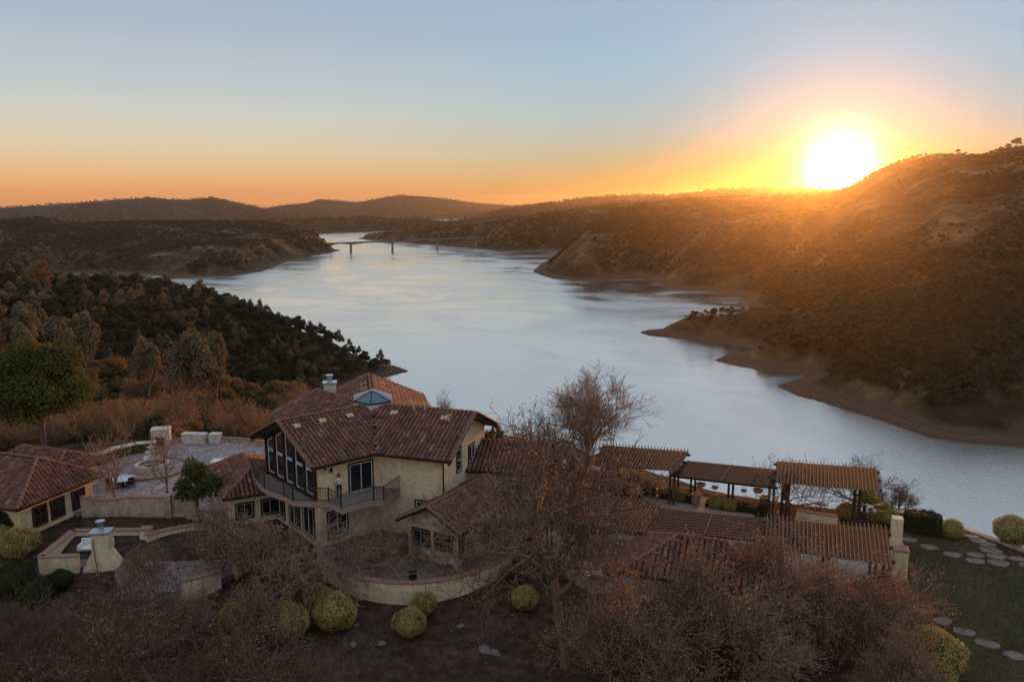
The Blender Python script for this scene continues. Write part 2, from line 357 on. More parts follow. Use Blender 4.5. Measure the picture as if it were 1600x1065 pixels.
def terrain(x, y):
    x = np.asarray(x, float); y = np.asarray(y, float)
    d = np.minimum(sdf(x, y, LAKE_MAIN), sdf(x, y, LAKE_FAR))
    h = np.full(x.shape, LAKE + 4.0) + np.clip(d, 0, 1500) * .006 + fbm(x, y, 400, 3, 9) * 4
    for pts, s, ro, nz in RW:
        dd, z = seg_dist(x, y, pts, False)
        if len(pts) == 11 and s == .20: dd = dd * (1 + 2.2 * (1 - sstep(21, 28.5, np.arctan2(x, np.maximum(y, 1)) * 57.3)))
        f = fbm(x, y, 260, 5, 3)
        rill = 1 - np.abs(fbm(x, y, 170, 3, 21)) * 2
        f = f + .35 * fbm(x, y, 95, 4, 33) if nz > 6 else f
        hr = z - s * (np.sqrt(dd * dd + ro * ro) - ro) * (1 + .22 * f) + nz * f * np.clip(dd / 120, .12, 1) + nz * 1.1 * (rill - .6) * np.clip(dd / 150, 0, 1)
        k = 8.0; m = np.maximum(h, hr); h = m + k * np.log1p(np.exp(-np.abs(h - hr) / k)) - k * .1 * (np.abs(h - hr) < 20)
    # the hill that carries the house
    pd = sdf(x, y, PLATEAU); az = np.arctan2(x, np.maximum(y, 1)) * 57.3
    sl = .30 + .27 * sstep(-24, -8, az)
    bl = sstep(4, 16, x); f_ = 1 - sstep(50, 57, y)
    ground = (1 - bl) * (-1.05 * f_ - .15 * np.clip(50 - y, 0, 100)) + bl * (-.06 * np.clip(56 - y, 0, 100))
    ground = ground * 1.0 + fbm(x, y, 7, 3, 5) * .12
    g0 = np.where(pd > 0, np.maximum(ground, -3), ground)
    o = np.clip(pd, 0, 2000)
    hh = g0 - o * sl * sstep(-1, 3.5, o) + fbm(x, y, 60, 4, 14) * np.clip((o - 8) / 12, 0, 5)
    k = 4.0; m = np.maximum(h, hh); sm = m + k * np.log1p(np.exp(-np.abs(h - hh) / k))
    h = np.where(pd <= 0, ground, np.where(o < 60, m, sm))
    cap = LAKE + np.where(d < 26, .16 * d, 4.16 + .9 * (d - 26)) + .7 * fbm(x, y, 30, 3, 2)
    h = np.where(d > 0, np.minimum(h, np.maximum(cap, LAKE + .02 * d)), LAKE - np.clip(-d * .25, 0, 25) - .05)
    return h
def tz(x, y): return float(terrain(np.array([x]), np.array([y]))[0])
az_f = np.radians(np.linspace(-46, 46, 800)); az_c = np.radians(np.linspace(46, 314, 90))[1:-1]
azs = np.concatenate([az_f, az_c]); rs = np.concatenate([[3, 12, 22], np.geomspace(30, 300, 190), np.geomspace(300, 14000, 330)[1:]])
A, RR = np.meshgrid(azs, rs); X = RR * np.sin(A); Y = RR * np.cos(A); Z = terrain(X, Y)
nr, na = X.shape; idx = np.arange(nr * na).reshape(nr, na)
a_ = idx[:-1, :]; b_ = idx[1:, :]
F = np.stack([a_, np.roll(a_, -1, 1), np.roll(b_, -1, 1), b_], -1).reshape(-1, 4)[:, ::-1]
def ground_material():
    m = bpy.data.materials.new('land'); m.use_nodes = True; t = m.node_tree; t.nodes.clear()
    g = N(t, 'ShaderNodeNewGeometry'); s_ = N(t, 'ShaderNodeSeparateXYZ'); t.links.new(g.outputs['Position'], s_.inputs[0])
    def nz(sc, det=6, ro=.65):
        n = N(t, 'ShaderNodeTexNoise'); n.inputs['Scale'].default_value = sc; n.inputs['Detail'].default_value = det; n.inputs['Roughness'].default_value = ro
        t.links.new(g.outputs['Position'], n.inputs['Vector']); return n.outputs[0]
    scrub = ramp(t, nz(.012, 8, .72), [(.40, (.026, .021, .012)), (.48, (.048, .035, .019)), (.56, (.10, .068, .034)), (.68, (.20, .14, .072))])
    litter = ramp(t, nz(1.3, 8, .75), [(.32, (.026, .017, .012)), (.50, (.062, .040, .028)), (.68, (.13, .088, .062))])
    wv = N(t, 'ShaderNodeTexNoise'); wv.noise_dimensions = '1D'
    hh = M_(t, 'ADD', s_.outputs[2], M_(t, 'MULTIPLY', nz(.03, 3), 2.0)); t.links.new(hh, wv.inputs['W'])
    wv.inputs['Scale'].default_value = 1.7; wv.inputs['Detail'].default_value = 4
    bank = ramp(t, wv.outputs[0], [(.3, (.085, .048, .030)), (.5, (.105, .062, .040)), (.7, (.135, .086, .057))])
    top = M_(t, 'ADD', s_.outputs[2], M_(t, 'MULTIPLY', nz(.02, 4), 6.0))
    fb = M_(t, 'SMOOTH_MIN', 1.0, M_(t, 'MAXIMUM', M_(t, 'MULTIPLY', M_(t, 'SUBTRACT', top, LAKE + 6.5), .35), 0.0), .1)
    mx = N(t, 'ShaderNodeMix'); mx.data_type = 'RGBA'; t.links.new(fb, mx.inputs[0]); t.links.new(bank, mx.inputs[6]); t.links.new(scrub, mx.inputs[7])
    near = M_(t, 'MULTIPLY', M_(t, 'ADD', s_.outputs[2], 22.0), .1, clamp=True)
    ln = N(t, 'ShaderNodeVectorMath'); ln.operation = 'LENGTH'; t.links.new(g.outputs['Position'], ln.inputs[0])
    near2 = M_(t, 'MULTIPLY', M_(t, 'SUBTRACT', 200.0, ln.outputs['Value']), .01, clamp=True)
    farw = M_(t, 'ADD', 1.0, M_(t, 'MULTIPLY', M_(t, 'MULTIPLY', M_(t, 'SUBTRACT', ln.outputs['Value'], 3600.0), .0006, clamp=True), -.55))   # closed woods on the far ranges
    fcol = VM(t, 'SCALE', mx.outputs[2], None, farw)
    mx2 = N(t, 'ShaderNodeMix'); mx2.data_type = 'RGBA'; t.links.new(M_(t, 'MULTIPLY', near, near2), mx2.inputs[0]); t.links.new(fcol, mx2.inputs[6]); t.links.new(litter, mx2.inputs[7])
    b = N(t, 'ShaderNodeBsdfPrincipled'); b.inputs['Roughness'].default_value = 1; b.inputs['Specular IOR Level'].default_value = .1
    t.links.new(mx2.outputs[2], b.inputs['Base Color'])
    bp = N(t, 'ShaderNodeBump'); bp.inputs['Strength'].default_value = .6; bp.inputs['Distance'].default_value = .4; t.links.new(nz(1.2, 8, .8), bp.inputs['Height'])
    t.links.new(bp.outputs[0], b.inputs['Normal'])
    o = N(t, 'ShaderNodeOutputMaterial'); t.links.new(b.outputs[0], o.inputs[0]); return m
M['land'] = ground_material()
ter = link(bpy.data.objects.new('terrain', np_mesh('terrain', np.stack([X, Y, Z], -1).reshape(-1, 3), F, M['land'], smooth=True)))
tag(ter, 'brown hills, wooded slopes and bare banks around the reservoir', None, None, 'structure')
print('ZMAX', Z.max()); del X, Y, Z, A, RR

# water
def water_material():
    m = bpy.data.materials.new('lake_water'); m.use_nodes = True; t = m.node_tree; t.nodes.clear()
    g = N(t, 'ShaderNodeNewGeometry')
    mp = N(t, 'ShaderNodeMapping'); t.links.new(g.outputs['Position'], mp.inputs[0]); mp.inputs['Scale'].default_value = (.8, 1, 1); mp.inputs['Rotation'].default_value = (0, 0, .35)
    def nz(v, sc, det=4, dist=0, ro=.5):
        n = N(t, 'ShaderNodeTexNoise'); n.inputs['Scale'].default_value = sc; n.inputs['Detail'].default_value = det; n.inputs['Distortion'].default_value = dist; n.inputs['Roughness'].default_value = ro
        t.links.new(v, n.inputs['Vector']); return n.outputs[0]
    lanes = nz(mp.outputs[0], .0038, 5, 3.2, .5)
    slick = ramp(t, lanes, [(.42, (0, 0, 0)), (.5, (.55, .55, .55)), (.62, (1, 1, 1))])
    rip = nz(mp.outputs[0], .55, 5); rip2 = nz(g.outputs['Position'], 2.1, 3)
    bp = N(t, 'ShaderNodeBump'); bp.inputs['Distance'].default_value = .55
    t.links.new(M_(t, 'ADD', M_(t, 'MULTIPLY', slick, -.22), .31), bp.inputs['Strength'])
    t.links.new(M_(t, 'ADD', rip, M_(t, 'MULTIPLY', rip2, .35)), bp.inputs['Height'])
    gl = N(t, 'ShaderNodeBsdfGlossy'); gl.inputs['Color'].default_value = (1.0, .97, .915, 1)
    t.links.new(M_(t, 'ADD', M_(t, 'MULTIPLY', slick, -.14), .26), gl.inputs['Roughness']); t.links.new(bp.outputs[0], gl.inputs['Normal'])
    df = N(t, 'ShaderNodeBsdfDiffuse'); df.inputs[0].default_value = (.05, .065, .085, 1)
    lw = N(t, 'ShaderNodeLayerWeight'); lw.inputs[0].default_value = .5
    fac = ramp(t, lw.outputs['Facing'], [(.0, (.05,) * 3), (.5, (.55,) * 3), (.75, (.88,) * 3), (1.0, (1.0,) * 3)])
    mx = N(t, 'ShaderNodeMixShader'); t.links.new(fac, mx.inputs[0]); t.links.new(df.outputs[0], mx.inputs[1]); t.links.new(gl.outputs[0], mx.inputs[2])
    o = N(t, 'ShaderNodeOutputMaterial'); t.links.new(mx.outputs[0], o.inputs[0]); return m
M['lake'] = water_material()
mb = MB(); mb.add([(-14000, -14000, LAKE), (14000, -14000, LAKE), (14000, 14000, LAKE), (-14000, 14000, LAKE)], [(0, 1, 2, 3)])
tag(mb.build('lake', M['lake']), 'calm pale blue reservoir winding between the hills', None, None, 'structure')

# haze: one closed box of air
HAZE, HTOP = 2.5e-5, 205.0
mh = bpy.data.materials.new('haze'); mh.use_nodes = True; t = mh.node_tree; t.nodes.clear()
pv = N(t, 'ShaderNodeVolumePrincipled'); pv.inputs['Color'].default_value = (.96, .82, .68, 1); pv.inputs['Density'].default_value = HAZE
pv.inputs['Anisotropy'].default_value = .87
o = N(t, 'ShaderNodeOutputMaterial'); t.links.new(pv.outputs[0], o.inputs['Volume'])
mb = MB(); mb.box((0, 0, (HTOP + LAKE - 30) / 2), (30000, 30000, HTOP - (LAKE - 30)))
hz = mb.build('haze', mh); tag(hz, 'thin warm evening haze over the whole valley', None, None, 'stuff')

# ------------------------------------------------------------------ roofs, walls, windows
def tiles(parent, poly, name='roof_tile', cw=.34, ch=.42, tones=None):
    """poly: 3D points, the first edge is the eave. Barrel tiles, one arch each, joined into one part."""
    E0 = Vector(poly[0]); E1 = Vector(poly[1]); u = (E1 - E0).normalized()
    n = Vector((0, 0, 0))
    for i in range(1, len(poly) - 1): n += (Vector(poly[i]) - E0).cross(Vector(poly[i + 1]) - E0)
    n.normalize();
    if n.z < 0: n = -n
    v = n.cross(u);
    if v.z < 0: v = -v
    p2 = [((Vector(p) - E0).dot(u), (Vector(p) - E0).dot(v)) for p in poly]
    U = [p[0] for p in p2]; Vv = [p[1] for p in p2]
    gu = np.arange(min(U) + cw / 2, max(U), cw); gv = np.arange(-.06 + ch / 2, max(Vv) + .1, ch)
    cu, cv = np.meshgrid(gu, gv); cu = cu.ravel(); cv = cv.ravel()
    k = inside(cu, np.maximum(cv, .03), p2); cu = cu[k]; cv = cv[k]; m = len(cu)
    # underlay
    b = MB(); q = [Vector(p) for p in poly]; nn = len(q); b.add([p - n * .02 for p in q] + [p - n * .16 for p in q],
        [tuple(range(nn)), tuple(range(nn, 2 * nn))[::-1]] + [(i, nn + i, nn + (i + 1) % nn, (i + 1) % nn) for i in range(nn)])
    deck = b.build('roof_deck', M['underlay'], parent)
    if m == 0: return deck
    ja = rng.normal(0, .008, m)
    xs = np.array([-.5, -.34, 0, .34, .5]) * cw * .84; hs = np.array([.0, .09, .135, .09, .0])
    T = []
    for e, (yy, lift, scl) in enumerate(((-ch * .56, .045, 1.0), (ch * .5, .005, .88))):
        for x_, h_ in zip(xs, hs): T.append((x_ * scl, yy, h_ + lift))
    for x_, h_ in zip(xs, hs): T.append((x_ * .9, -ch * .56, max(h_ - .03, -.01)))
    T = np.array(T)
    un, vn, nn_ = (np.array(a) for a in (u, v, n))
    lc = np.stack([cu + ja, cv + rng.normal(0, .012, m)], -1)
    V = np.array(E0)[None, None] + (lc[:, None, 0, None] + T[None, :, 0, None]) * un + (lc[:, None, 1, None] + T[None, :, 1, None]) * vn + (T[None, :, 2, None] + rng.normal(0, .006, m)[:, None, None]) * nn_
    f = np.array([(i, i + 1, i + 6, i + 5) for i in range(4)] + [(10 + i, 11 + i, i + 1, i) for i in range(4)])
    F = (f[None] + (np.arange(m) * 15)[:, None, None]).reshape(-1, 4)
    tn = np.array(tones or [(.19, .086, .064), (.26, .112, .078), (.13, .074, .066), (.31, .145, .098), (.20, .125, .11), (.38, .22, .165)])
    c = tn[rng.choice(len(tn), m, p=np.array([.34, .34, .12, .12, .06, .02])[:len(tn)] / sum([.34, .34, .12, .12, .06, .02][:len(tn)]))] * rng.uniform(.9, 1.12, (m, 1))
    me = np_mesh(name, V.reshape(-1, 3), F, M['tile'], tint=np.repeat(c, 15, 0))
    o = link(bpy.data.objects.new(name, me)); child(o, parent); o['kind'] = 'stuff'
    return deck
def caps(parent, lines):
    b = MB()
    for a, c in lines:
        a = Vector(a); c = Vector(c); n = max(1, int((c - a).length / .42)); d = (c - a) / n; L = (c - a).normalized()
        sx = L.cross(Vector((0, 0, 1))).normalized(); uz = sx.cross(L)
        for i in range(n):
            p = a + d * i; q = p + d * 1.08
            for r, e in ((.15, p), (.12, q)): pass
            vs = [e + sx * (r * math.cos(t)) + uz * (r * math.sin(t) * .8 + .04 + h) for e, r, h in ((p, .15, .03), (q, .125, 0)) for t in (0, .8, 1.57, 2.34, 3.14)]
            b.add(vs, [(j, j + 1, j + 6, j + 5) for j in range(4)] + [(0, 1, 2, 3, 4)])
    return b.build('ridge_cap', M['ridge'], parent, kind='stuff')
def frame_window(parent, c, wdir, w_, h_, nx=1, nz=1, fm='dark_frame', bar='white_paint', depth=.09, name='window', out=None, arch=None):
    """window standing in a wall: c = centre on the wall face, wdir = horizontal direction along the wall, out = outward normal"""
    c = Vector(c); u = Vector((wdir[0], wdir[1], 0)).normalized(); n = Vector(out).normalized(); z = Vector((0, 0, 1))
    b = MB(); t = .11
    for s_ in (-1, 1):
        b.box(c + u * s_ * (w_ / 2 + t / 2) + n * depth / 2, (t, depth, h_ + 2 * t), axes=(u, n, z))
        b.box(c + z * s_ * (h_ / 2 + t / 2) + n * depth / 2, (w_, depth, t), axes=(u, n, z))
    fr = b.build(name, M[fm], parent)
    g = MB(); g.box(c + n * .02, (w_, .03, h_), axes=(u, n, z)); g.build('pane', M['glass'], fr)
    b = MB(); th = .065
    for s_ in (-1, 1):
        b.box(c + u * s_ * (w_ / 2 - th / 2) + n * .045, (th, .05, h_), axes=(u, n, z)); b.box(c + z * s_ * (h_ / 2 - th / 2) + n * .045, (w_ - 2 * th, .05, th), axes=(u, n, z))
    for i in range(1, nx): b.box(c + u * (w_ * (i / nx - .5)) + n * .045, (th, .05, h_ - 2 * th), axes=(u, n, z))
    for i in range(1, nz): b.box(c + z * (h_ * (i / nz - .5)) + n * .05, (w_ - 2 * th, .03, th * .8), axes=(u, n, z))
    b.build('sash', M[bar], fr)
    return fr
def hip_house(name, label, a, b, W, zr, ze, e1, e2, wall_mat='stucco', inset=.7, z0=-1.5, walls=True, cat='building', oneside=None):
    """ridge a-b (xy), half width W, hips reach e1 beyond a and e2 beyond b (0.01 = gable)"""
    a = Vector((*a, 0)); b = Vector((*b, 0)); d = (b - a).normalized(); n = Vector((-d.y, d.x, 0)); mid = (a + b) / 2
    root = empty(name, (mid.x, mid.y, 0), label, cat)
    A = a + Vector((0, 0, zr)); B = b + Vector((0, 0, zr)); Z = Vector((0, 0, ze))
    c1 = a - d * e1 - n * W + Z; c2 = b + d * e2 - n * W + Z; c3 = b + d * e2 + n * W + Z; c4 = a - d * e1 + n * W + Z
    tiles(root, [c1, c2, B, A]); tiles(root, [c3, c4, A, B])
    hip = []
    if e1 > .3: tiles(root, [c4, c1, A]); hip += [(c1, A), (c4, A)]
    else: hip += [(c1, A), (c4, A)]
    if e2 > .3: tiles(root, [c2, c3, B]); hip += [(c2, B), (c3, B)]
    else: hip += [(c2, B), (c3, B)]
    caps(root, hip + [(A, B)])
    if walls:
        i1 = e1 - inset if e1 > .3 else -inset; i2 = e2 - inset if e2 > .3 else -inset; w_ = W - inset
        q = [a - d * i1 - n * w_, b + d * i2 - n * w_, b + d * i2 + n * w_, a - d * i1 + n * w_]
        m = MB(); m.prism([(p.x, p.y) for p in q], z0, ze - .02)
        for e, pt, i in ((e1, a, -i1), (e2, b, i2)):
            if e <= .3:
                t_ = pt + d * (i if pt is b else i); hgt = (zr - ze) * w_ / W
                vs = [];
                for off in (0, .2):
                    o_ = d * (-off if pt is b else off)
                    vs += [t_ + o_ - n * w_ + Vector((0, 0, ze - .02)), t_ + o_ + n * w_ + Vector((0, 0, ze - .02)), t_ + o_ + Vector((0, 0, ze + (zr - ze) * .93))]
                m.add(vs, [(0, 1, 2), (5, 4, 3), (0, 2, 5, 3), (1, 4, 5, 2)])
        m.build('wall', M[wall_mat], root)
    g = MB(); L_ = [c1, c2, c3, c4]
    for i in range(4):
        if (i == 1 and e2 <= .3) or (i == 3 and e1 <= .3): continue
        g.beam(L_[i] - Vector((0, 0, .09)), L_[(i + 1) % 4] - Vector((0, 0, .09)), .1, .13)
    g.build('gutter', M['dark_frame'], root, kind='stuff')
    return root, dict(a=a, b=b, d=d, n=n, W=W, inset=inset, ze=ze)

# ------------------------------------------------------------------ the villa: three wings round a skylight
Cx = Vector((-11.2, 62.1, 0)); ZR, ZE, WW = 8.6, 6.3, 5.1
DIR = {k: Vector((math.cos(R(a)), math.sin(R(a)), 0)) for k, a in (('L', 221.5), ('R', 341.5), ('B', 101.5))}
LEN = {'L': 8.1, 'R': 8.9, 'B': 11.7}
villa = empty('villa', (Cx.x, Cx.y, 0), 'large yellow stucco villa with three tiled wings meeting at a glass skylight', 'house')
def zv(v, z): return Vector((v.x, v.y, z))
cap_l = []; walls_xy = []
order = ['R', 'B', 'L']
for k in order:
    d = DIR[k]; n = Vector((-d.y, d.x, 0)); L_ = LEN[k]; G = zv(Cx + d * L_, ZR)
    for s_ in (1, -1):
        E = zv(Cx + d * L_ + n * WW * s_, ZE); V = zv(Cx + d * WW * .577 + n * WW * s_, ZE)
        tiles(villa, [E, V, zv(Cx, ZR), G] if s_ == 1 else [V, E, G, zv(Cx, ZR)])
        cap_l += [(E, G)]
    cap_l.append((zv(Cx, ZR), G))
    wi = WW - .85; le = L_ - .9
    walls_xy += [Cx + d * le - n * wi, Cx + d * le + n * wi, Cx + (d * .577 + n) * wi]
caps(villa, cap_l)
m = MB(); m.prism([(p.x, p.y) for p in walls_xy], -1.5, ZE + .2)
for k in order:
    d = DIR[k]; n = Vector((-d.y, d.x, 0)); le = LEN[k] - .9; wi = WW - .85; e = Cx + d * le
    vs = []
    for off in (0, -.3): vs += [zv(e + d * off - n * wi, ZE + .2), zv(e + d * off + n * wi, ZE + .2), zv(e + d * off, ZR - .2)]
    m.add(vs, [(0, 1, 2), (5, 4, 3), (0, 2, 5, 3), (1, 4, 5, 2)])
m.build('wall', M['stucco'], villa)
# eaves: soffit beams and dark vent slots under the two front eaves, rafters under the left gable
b = MB()
for k, s_ in (('L', 1), ('R', -1)):
    d = DIR[k]; n = Vector((-d.y, d.x, 0)) * s_; L_ = LEN[k]
    b.beam(zv(Cx + d * WW * .56 + n * (WW - .05), ZE - .12), zv(Cx + d * L_ + n * (WW - .05), ZE - .12), .1, .16)
b.build('fascia', M['dark_frame'], villa)
for i in range(3):
    d = DIR['R']; n = Vector((d.y, -d.x, 0)); c = Cx + d * (4.1 + i * 1.75) + n * (WW - .85 + .04)
    b = MB(); b.box(zv(c, ZE - .42), (1.25, .08, .09), axes=(d, n, Vector((0, 0, 1)))); b.build('vent_slot', M['dark_frame'], villa)
d = DIR['L']; n = Vector((-d.y, d.x, 0))
for s_ in (-1, 1):
    for t_ in (.06, .9):
        b = MB(); b.beam(zv(Cx + d * (LEN['L'] - .12 - t_) + n * s_ * (WW + .1), ZE - .26), zv(Cx + d * (LEN['L'] - .12 - t_), ZR - .26), .16, .2); b.build('barge_rafter', M['timber'], villa)
d = DIR['R']; n = Vector((-d.y, d.x, 0))
for s_ in (-1, 1):
    b = MB(); b.beam(zv(Cx + d * (LEN['R'] - .12) + n * s_ * (WW + .1), ZE - .26), zv(Cx + d * (LEN['R'] - .12), ZR - .26), .16, .2); b.build('barge_rafter', M['timber'], villa)
# roof pieces: pale vent tiles and pipes
def roof_pt(px, py, k, s_):
    d = DIR[k]; n = Vector((-d.y, d.x, 0)) * s_; E = zv(Cx + d * LEN[k] + n * WW, ZE); nn = d.cross(zv(Cx, ZR) - E).normalized(); nn = nn if nn.z > 0 else -nn
    return hit_plane(px, py, E, nn), nn, d
for px, py, k, s_ in ((461, 667, 'L', 1), (466, 666.5, 'L', 1), (500.5, 659, 'L', 1), (505.5, 658, 'L', 1), (543.5, 651, 'L', 1), (549, 650, 'L', 1), (613, 646, 'R', -1), (619, 646, 'R', -1), (692, 654, 'R', -1), (698, 654, 'R', -1),
                      (569, 601, 'B', 1), (569, 608.5, 'B', 1), (598, 600, 'B', -1), (599, 607.5, 'B', -1)):
    p, nn, d = roof_pt(px, py, k, s_)
    b = MB(); b.box(p + nn * .11, (.26 if k != 'B' else .22, .42, .10) if k != 'B' else (.2, .6, .1), axes=(d, nn.cross(d), nn)); b.build('roof_vent', M['vent'], villa)
for px, py in ((647, 642), (664, 642), (702, 661)):
    p, nn, d = roof_pt(px, py, 'R', -1)
    b = MB(); b.tube([p, p + Vector((0, 0, .62))], .06, 6); b.tube([p + Vector((0, 0, .62)) - d * .2, p + Vector((0, 0, .62)) + d * .2], .06, 6); b.build('vent_pipe', M['vent'], villa)
# glass skylight on a stucco curb
fr = 1.35; zb = 8.72
SC = [Cx + Vector((-1.5, .05, 0)), Cx + Vector((0.02, -1.05, 0)), Cx + Vector((1.5, .05, 0)), Cx + Vector((0, 1.3, 0))]
b = MB(); b.prism([(p.x, p.y) for p in SC], 7.6, zb); cb = b.build('skylight_curb', M['stucco_white'], villa)
ap = zv(Cx, 9.66) + Vector((0, -.05, 0))
for i in range(4):
    b = MB(); p, q = zv(SC[i], zb + .03), zv(SC[(i + 1) % 4], zb + .03); b.add([p, q, ap + Vector((0, 0, .0))], [(0, 1, 2)]); b.build('skylight_pane', M['sky_glass'], cb)
b = MB()
for i in range(4): b.beam(zv(SC[i], zb + .03), ap, .07, .07); b.beam(zv(SC[i], zb + .05), zv(SC[(i + 1) % 4], zb + .05), .1, .1)
b.build('skylight_frame', M['iron'], cb)
b = MB()
for s_ in (-1, 1):
    p, q = zv(Cx + Vector((s_ * 1.52, .25, 0)), zb), zv(Cx + Vector((0, .45, 0)), zb)
    b.add([p, q, q + Vector((0, 0, .98)), p + Vector((0, 0, .52)), p + Vector((0, .1, 0)), q + Vector((0, .1, 0)), q + Vector((0, .1, .98)), p + Vector((0, .1, .52))],
          [(0, 1, 2, 3), (7, 6, 5, 4), (3, 2, 6, 7), (0, 3, 7, 4)])
b.build('skylight_upstand', M['white_paint'], cb)
# turret on the far left
tA = Vector((-16.9, 67.2, 0)); td = (Cx - tA).normalized(); tn_ = Vector((-td.y, td.x, 0)); tr = 3.9; a0 = math.atan2(-td.y, -td.x)
oc = [tA + Vector((math.cos(a0 + R(t)), math.sin(a0 + R(t)), 0)) * tr for t in (-90, -60, -30, 0, 30, 60, 90)]
for i in range(6): tiles(villa, [zv(oc[i], 6.5), zv(oc[i + 1], 6.5), zv(tA, 8.55)])
tiles(villa, [zv(oc[6] + td * 5, 6.5), zv(oc[6], 6.5), zv(tA, 8.55), zv(Cx, 8.4)]); tiles(villa, [zv(oc[0], 6.5), zv(oc[0] + td * 5, 6.5), zv(Cx, 8.4), zv(tA, 8.55)])
caps(villa, [(zv(p, 6.5), zv(tA, 8.55)) for p in oc] + [(zv(tA, 8.55), zv(Cx, 8.45))])
ocw = [tA + (p - tA) * .82 for p in oc]
b = MB(); b.prism([(p.x, p.y) for p in ocw] + [((ocw[6] + td * 4).x, (ocw[6] + td * 4).y), ((ocw[0] + td * 4).x, (ocw[0] + td * 4).y)], -1.5, 6.45); b.build('turret_wall', M['stucco'], villa)
# chimney
b = MB(); b.box((-16.5, 70.4, 5), (1.05, 1.0, 6.9), rz=.2); ch = b.build('chimney', M['stucco_white'], villa)
b = MB(); b.box((-16.5, 70.4, 8.5), (1.25, 1.2, .12), rz=.2); b.build('chimney_cap', M['metal'], ch)
b = MB(); b.tube([(-16.5, 70.4, 8.56), (-16.5, 70.4, 9.1)], .26, 10); b.tube([(-16.5, 70.4, 9.1), (-16.5, 70.4, 9.2)], .36, 10); b.build('flue', M['metal'], ch)
# glazed gable of the left wing
d = DIR['L']; n = Vector((-d.y, d.x, 0)); face = Cx + d * (LEN['L'] - .9)      # +n side is the near side
def gz(t): return ZR - .45 - (ZR - ZE) / WW * abs(t)
b = MB()
for t_ in (3.95, 2.35, .75, -.85, -2.45, -3.95):
    b.box(zv(face + n * t_ + d * .09, (3.4 + gz(t_)) / 2), (.2, .2, gz(t_) - 3.4), axes=(d, n, Vector((0, 0, 1))))
b.beam(zv(face + n * 4.05 + d * .1, 3.5), zv(face - n * 4.05 + d * .1, 3.5), .2, .2)
for s_ in (-1, 1): b.beam(zv(face + n * 4.1 * s_ + d * .1, gz(4.1)), zv(face + d * .1, gz(0)), .2, .2)
gf = b.build('gable_window', M['dark_frame'], villa)
ts = (3.95, 2.35, .75, -.85, -2.45, -3.95)
for i in range(5):
    t0, t1 = ts[i] - .14, ts[i + 1] + .14; o_ = d * .03
    if t0 > 0 > t1: pts = [zv(face + n * t0 + o_, 3.62), zv(face + n * t1 + o_, 3.62), zv(face + n * t1 + o_, gz(t1) - .15), zv(face + o_, gz(0) - .15), zv(face + n * t0 + o_, gz(t0) - .15)]
    else: pts = [zv(face + n * t0 + o_, 3.62), zv(face + n * t1 + o_, 3.62), zv(face + n * t1 + o_, gz(t1) - .15), zv(face + n * t0 + o_, gz(t0) - .15)]
    g = MB(); g.add(pts, [tuple(range(len(pts)))]); g.build('pane', M['glass'], gf)
    g = MB(); o2 = d * .045
    zt = 5.5
    def rect(pp):
        for q in range(len(pp)): g.beam(pp[q] + o2, pp[(q + 1) % len(pp)] + o2, .07, .07, up=d)
    ta, tb = t0 - .12, t1 + .12
    rect([zv(face + n * ta, 3.75), zv(face + n * tb, 3.75), zv(face + n * tb, min(zt, gz(tb) - .35)), zv(face + n * ta, min(zt, gz(ta) - .35))])
    if min(gz(ta), gz(tb)) - .3 > zt + .3: rect([zv(face + n * ta, zt + .12), zv(face + n * tb, zt + .12), zv(face + n * tb, gz(tb) - .3), zv(face + n * ta, gz(ta) - .3)])
    g.build('sash', M['white_paint'], gf)
# door and windows on the front
dL, nL = DIR['L'], Vector((-DIR['L'].y, DIR['L'].x, 0)); dR = DIR['R']; nR = Vector((dR.y, -dR.x, 0))
fw = lambda t_: Cx + dL * t_ + nL * (WW - .85)
dr = frame_window(villa, zv(fw(3.75), 4.5), dL, 1.9, 2.15, 2, 1, name='balcony_door', out=nL)
b = MB(); b.box(zv(fw(3.75) + nL * .1 + dL * .12, 4.4), (.05, .05, .14)); b.build('handle', M['iron'], dr)
frame_window(villa, zv(fw(5.8), 1.4), dL, 1.5, 1.9, 2, 2, out=nL)
gl_ = Cx + dL * (LEN['L'] - .9)
for t_ in (2.6, .3, -2.2): frame_window(villa, zv(gl_ + nL * t_, 1.5), nL, 1.6, 2.2, 2, 1, out=dL)
fr_ = lambda t_: Cx + dR * t_ + nR * (WW - .85)
frame_window(villa, zv(fr_(6.6), 1.7), dR, 1.7, 2.0, 1, 3, out=nR)
ge = Cx + dR * (LEN['R'] - .9); nn_ = Vector((-dR.y, dR.x, 0))
frame_window(villa, zv(ge - nn_ * 1.4, 5.2), nn_, .8, 1.7, 1, 2, out=dR)
frame_window(villa, zv(ge + nn_ * 1.2, 5.0), nn_, 1.2, 1.3, 2, 1, out=dR)
b = MB(); b.tube([zv(fr_(LEN['R'] - .92) + nR * .06, 6.0), zv(fr_(LEN['R'] - .92) + nR * .06, 2.8)], .06, 6); b.build('downpipe', M['dark_frame'], villa)
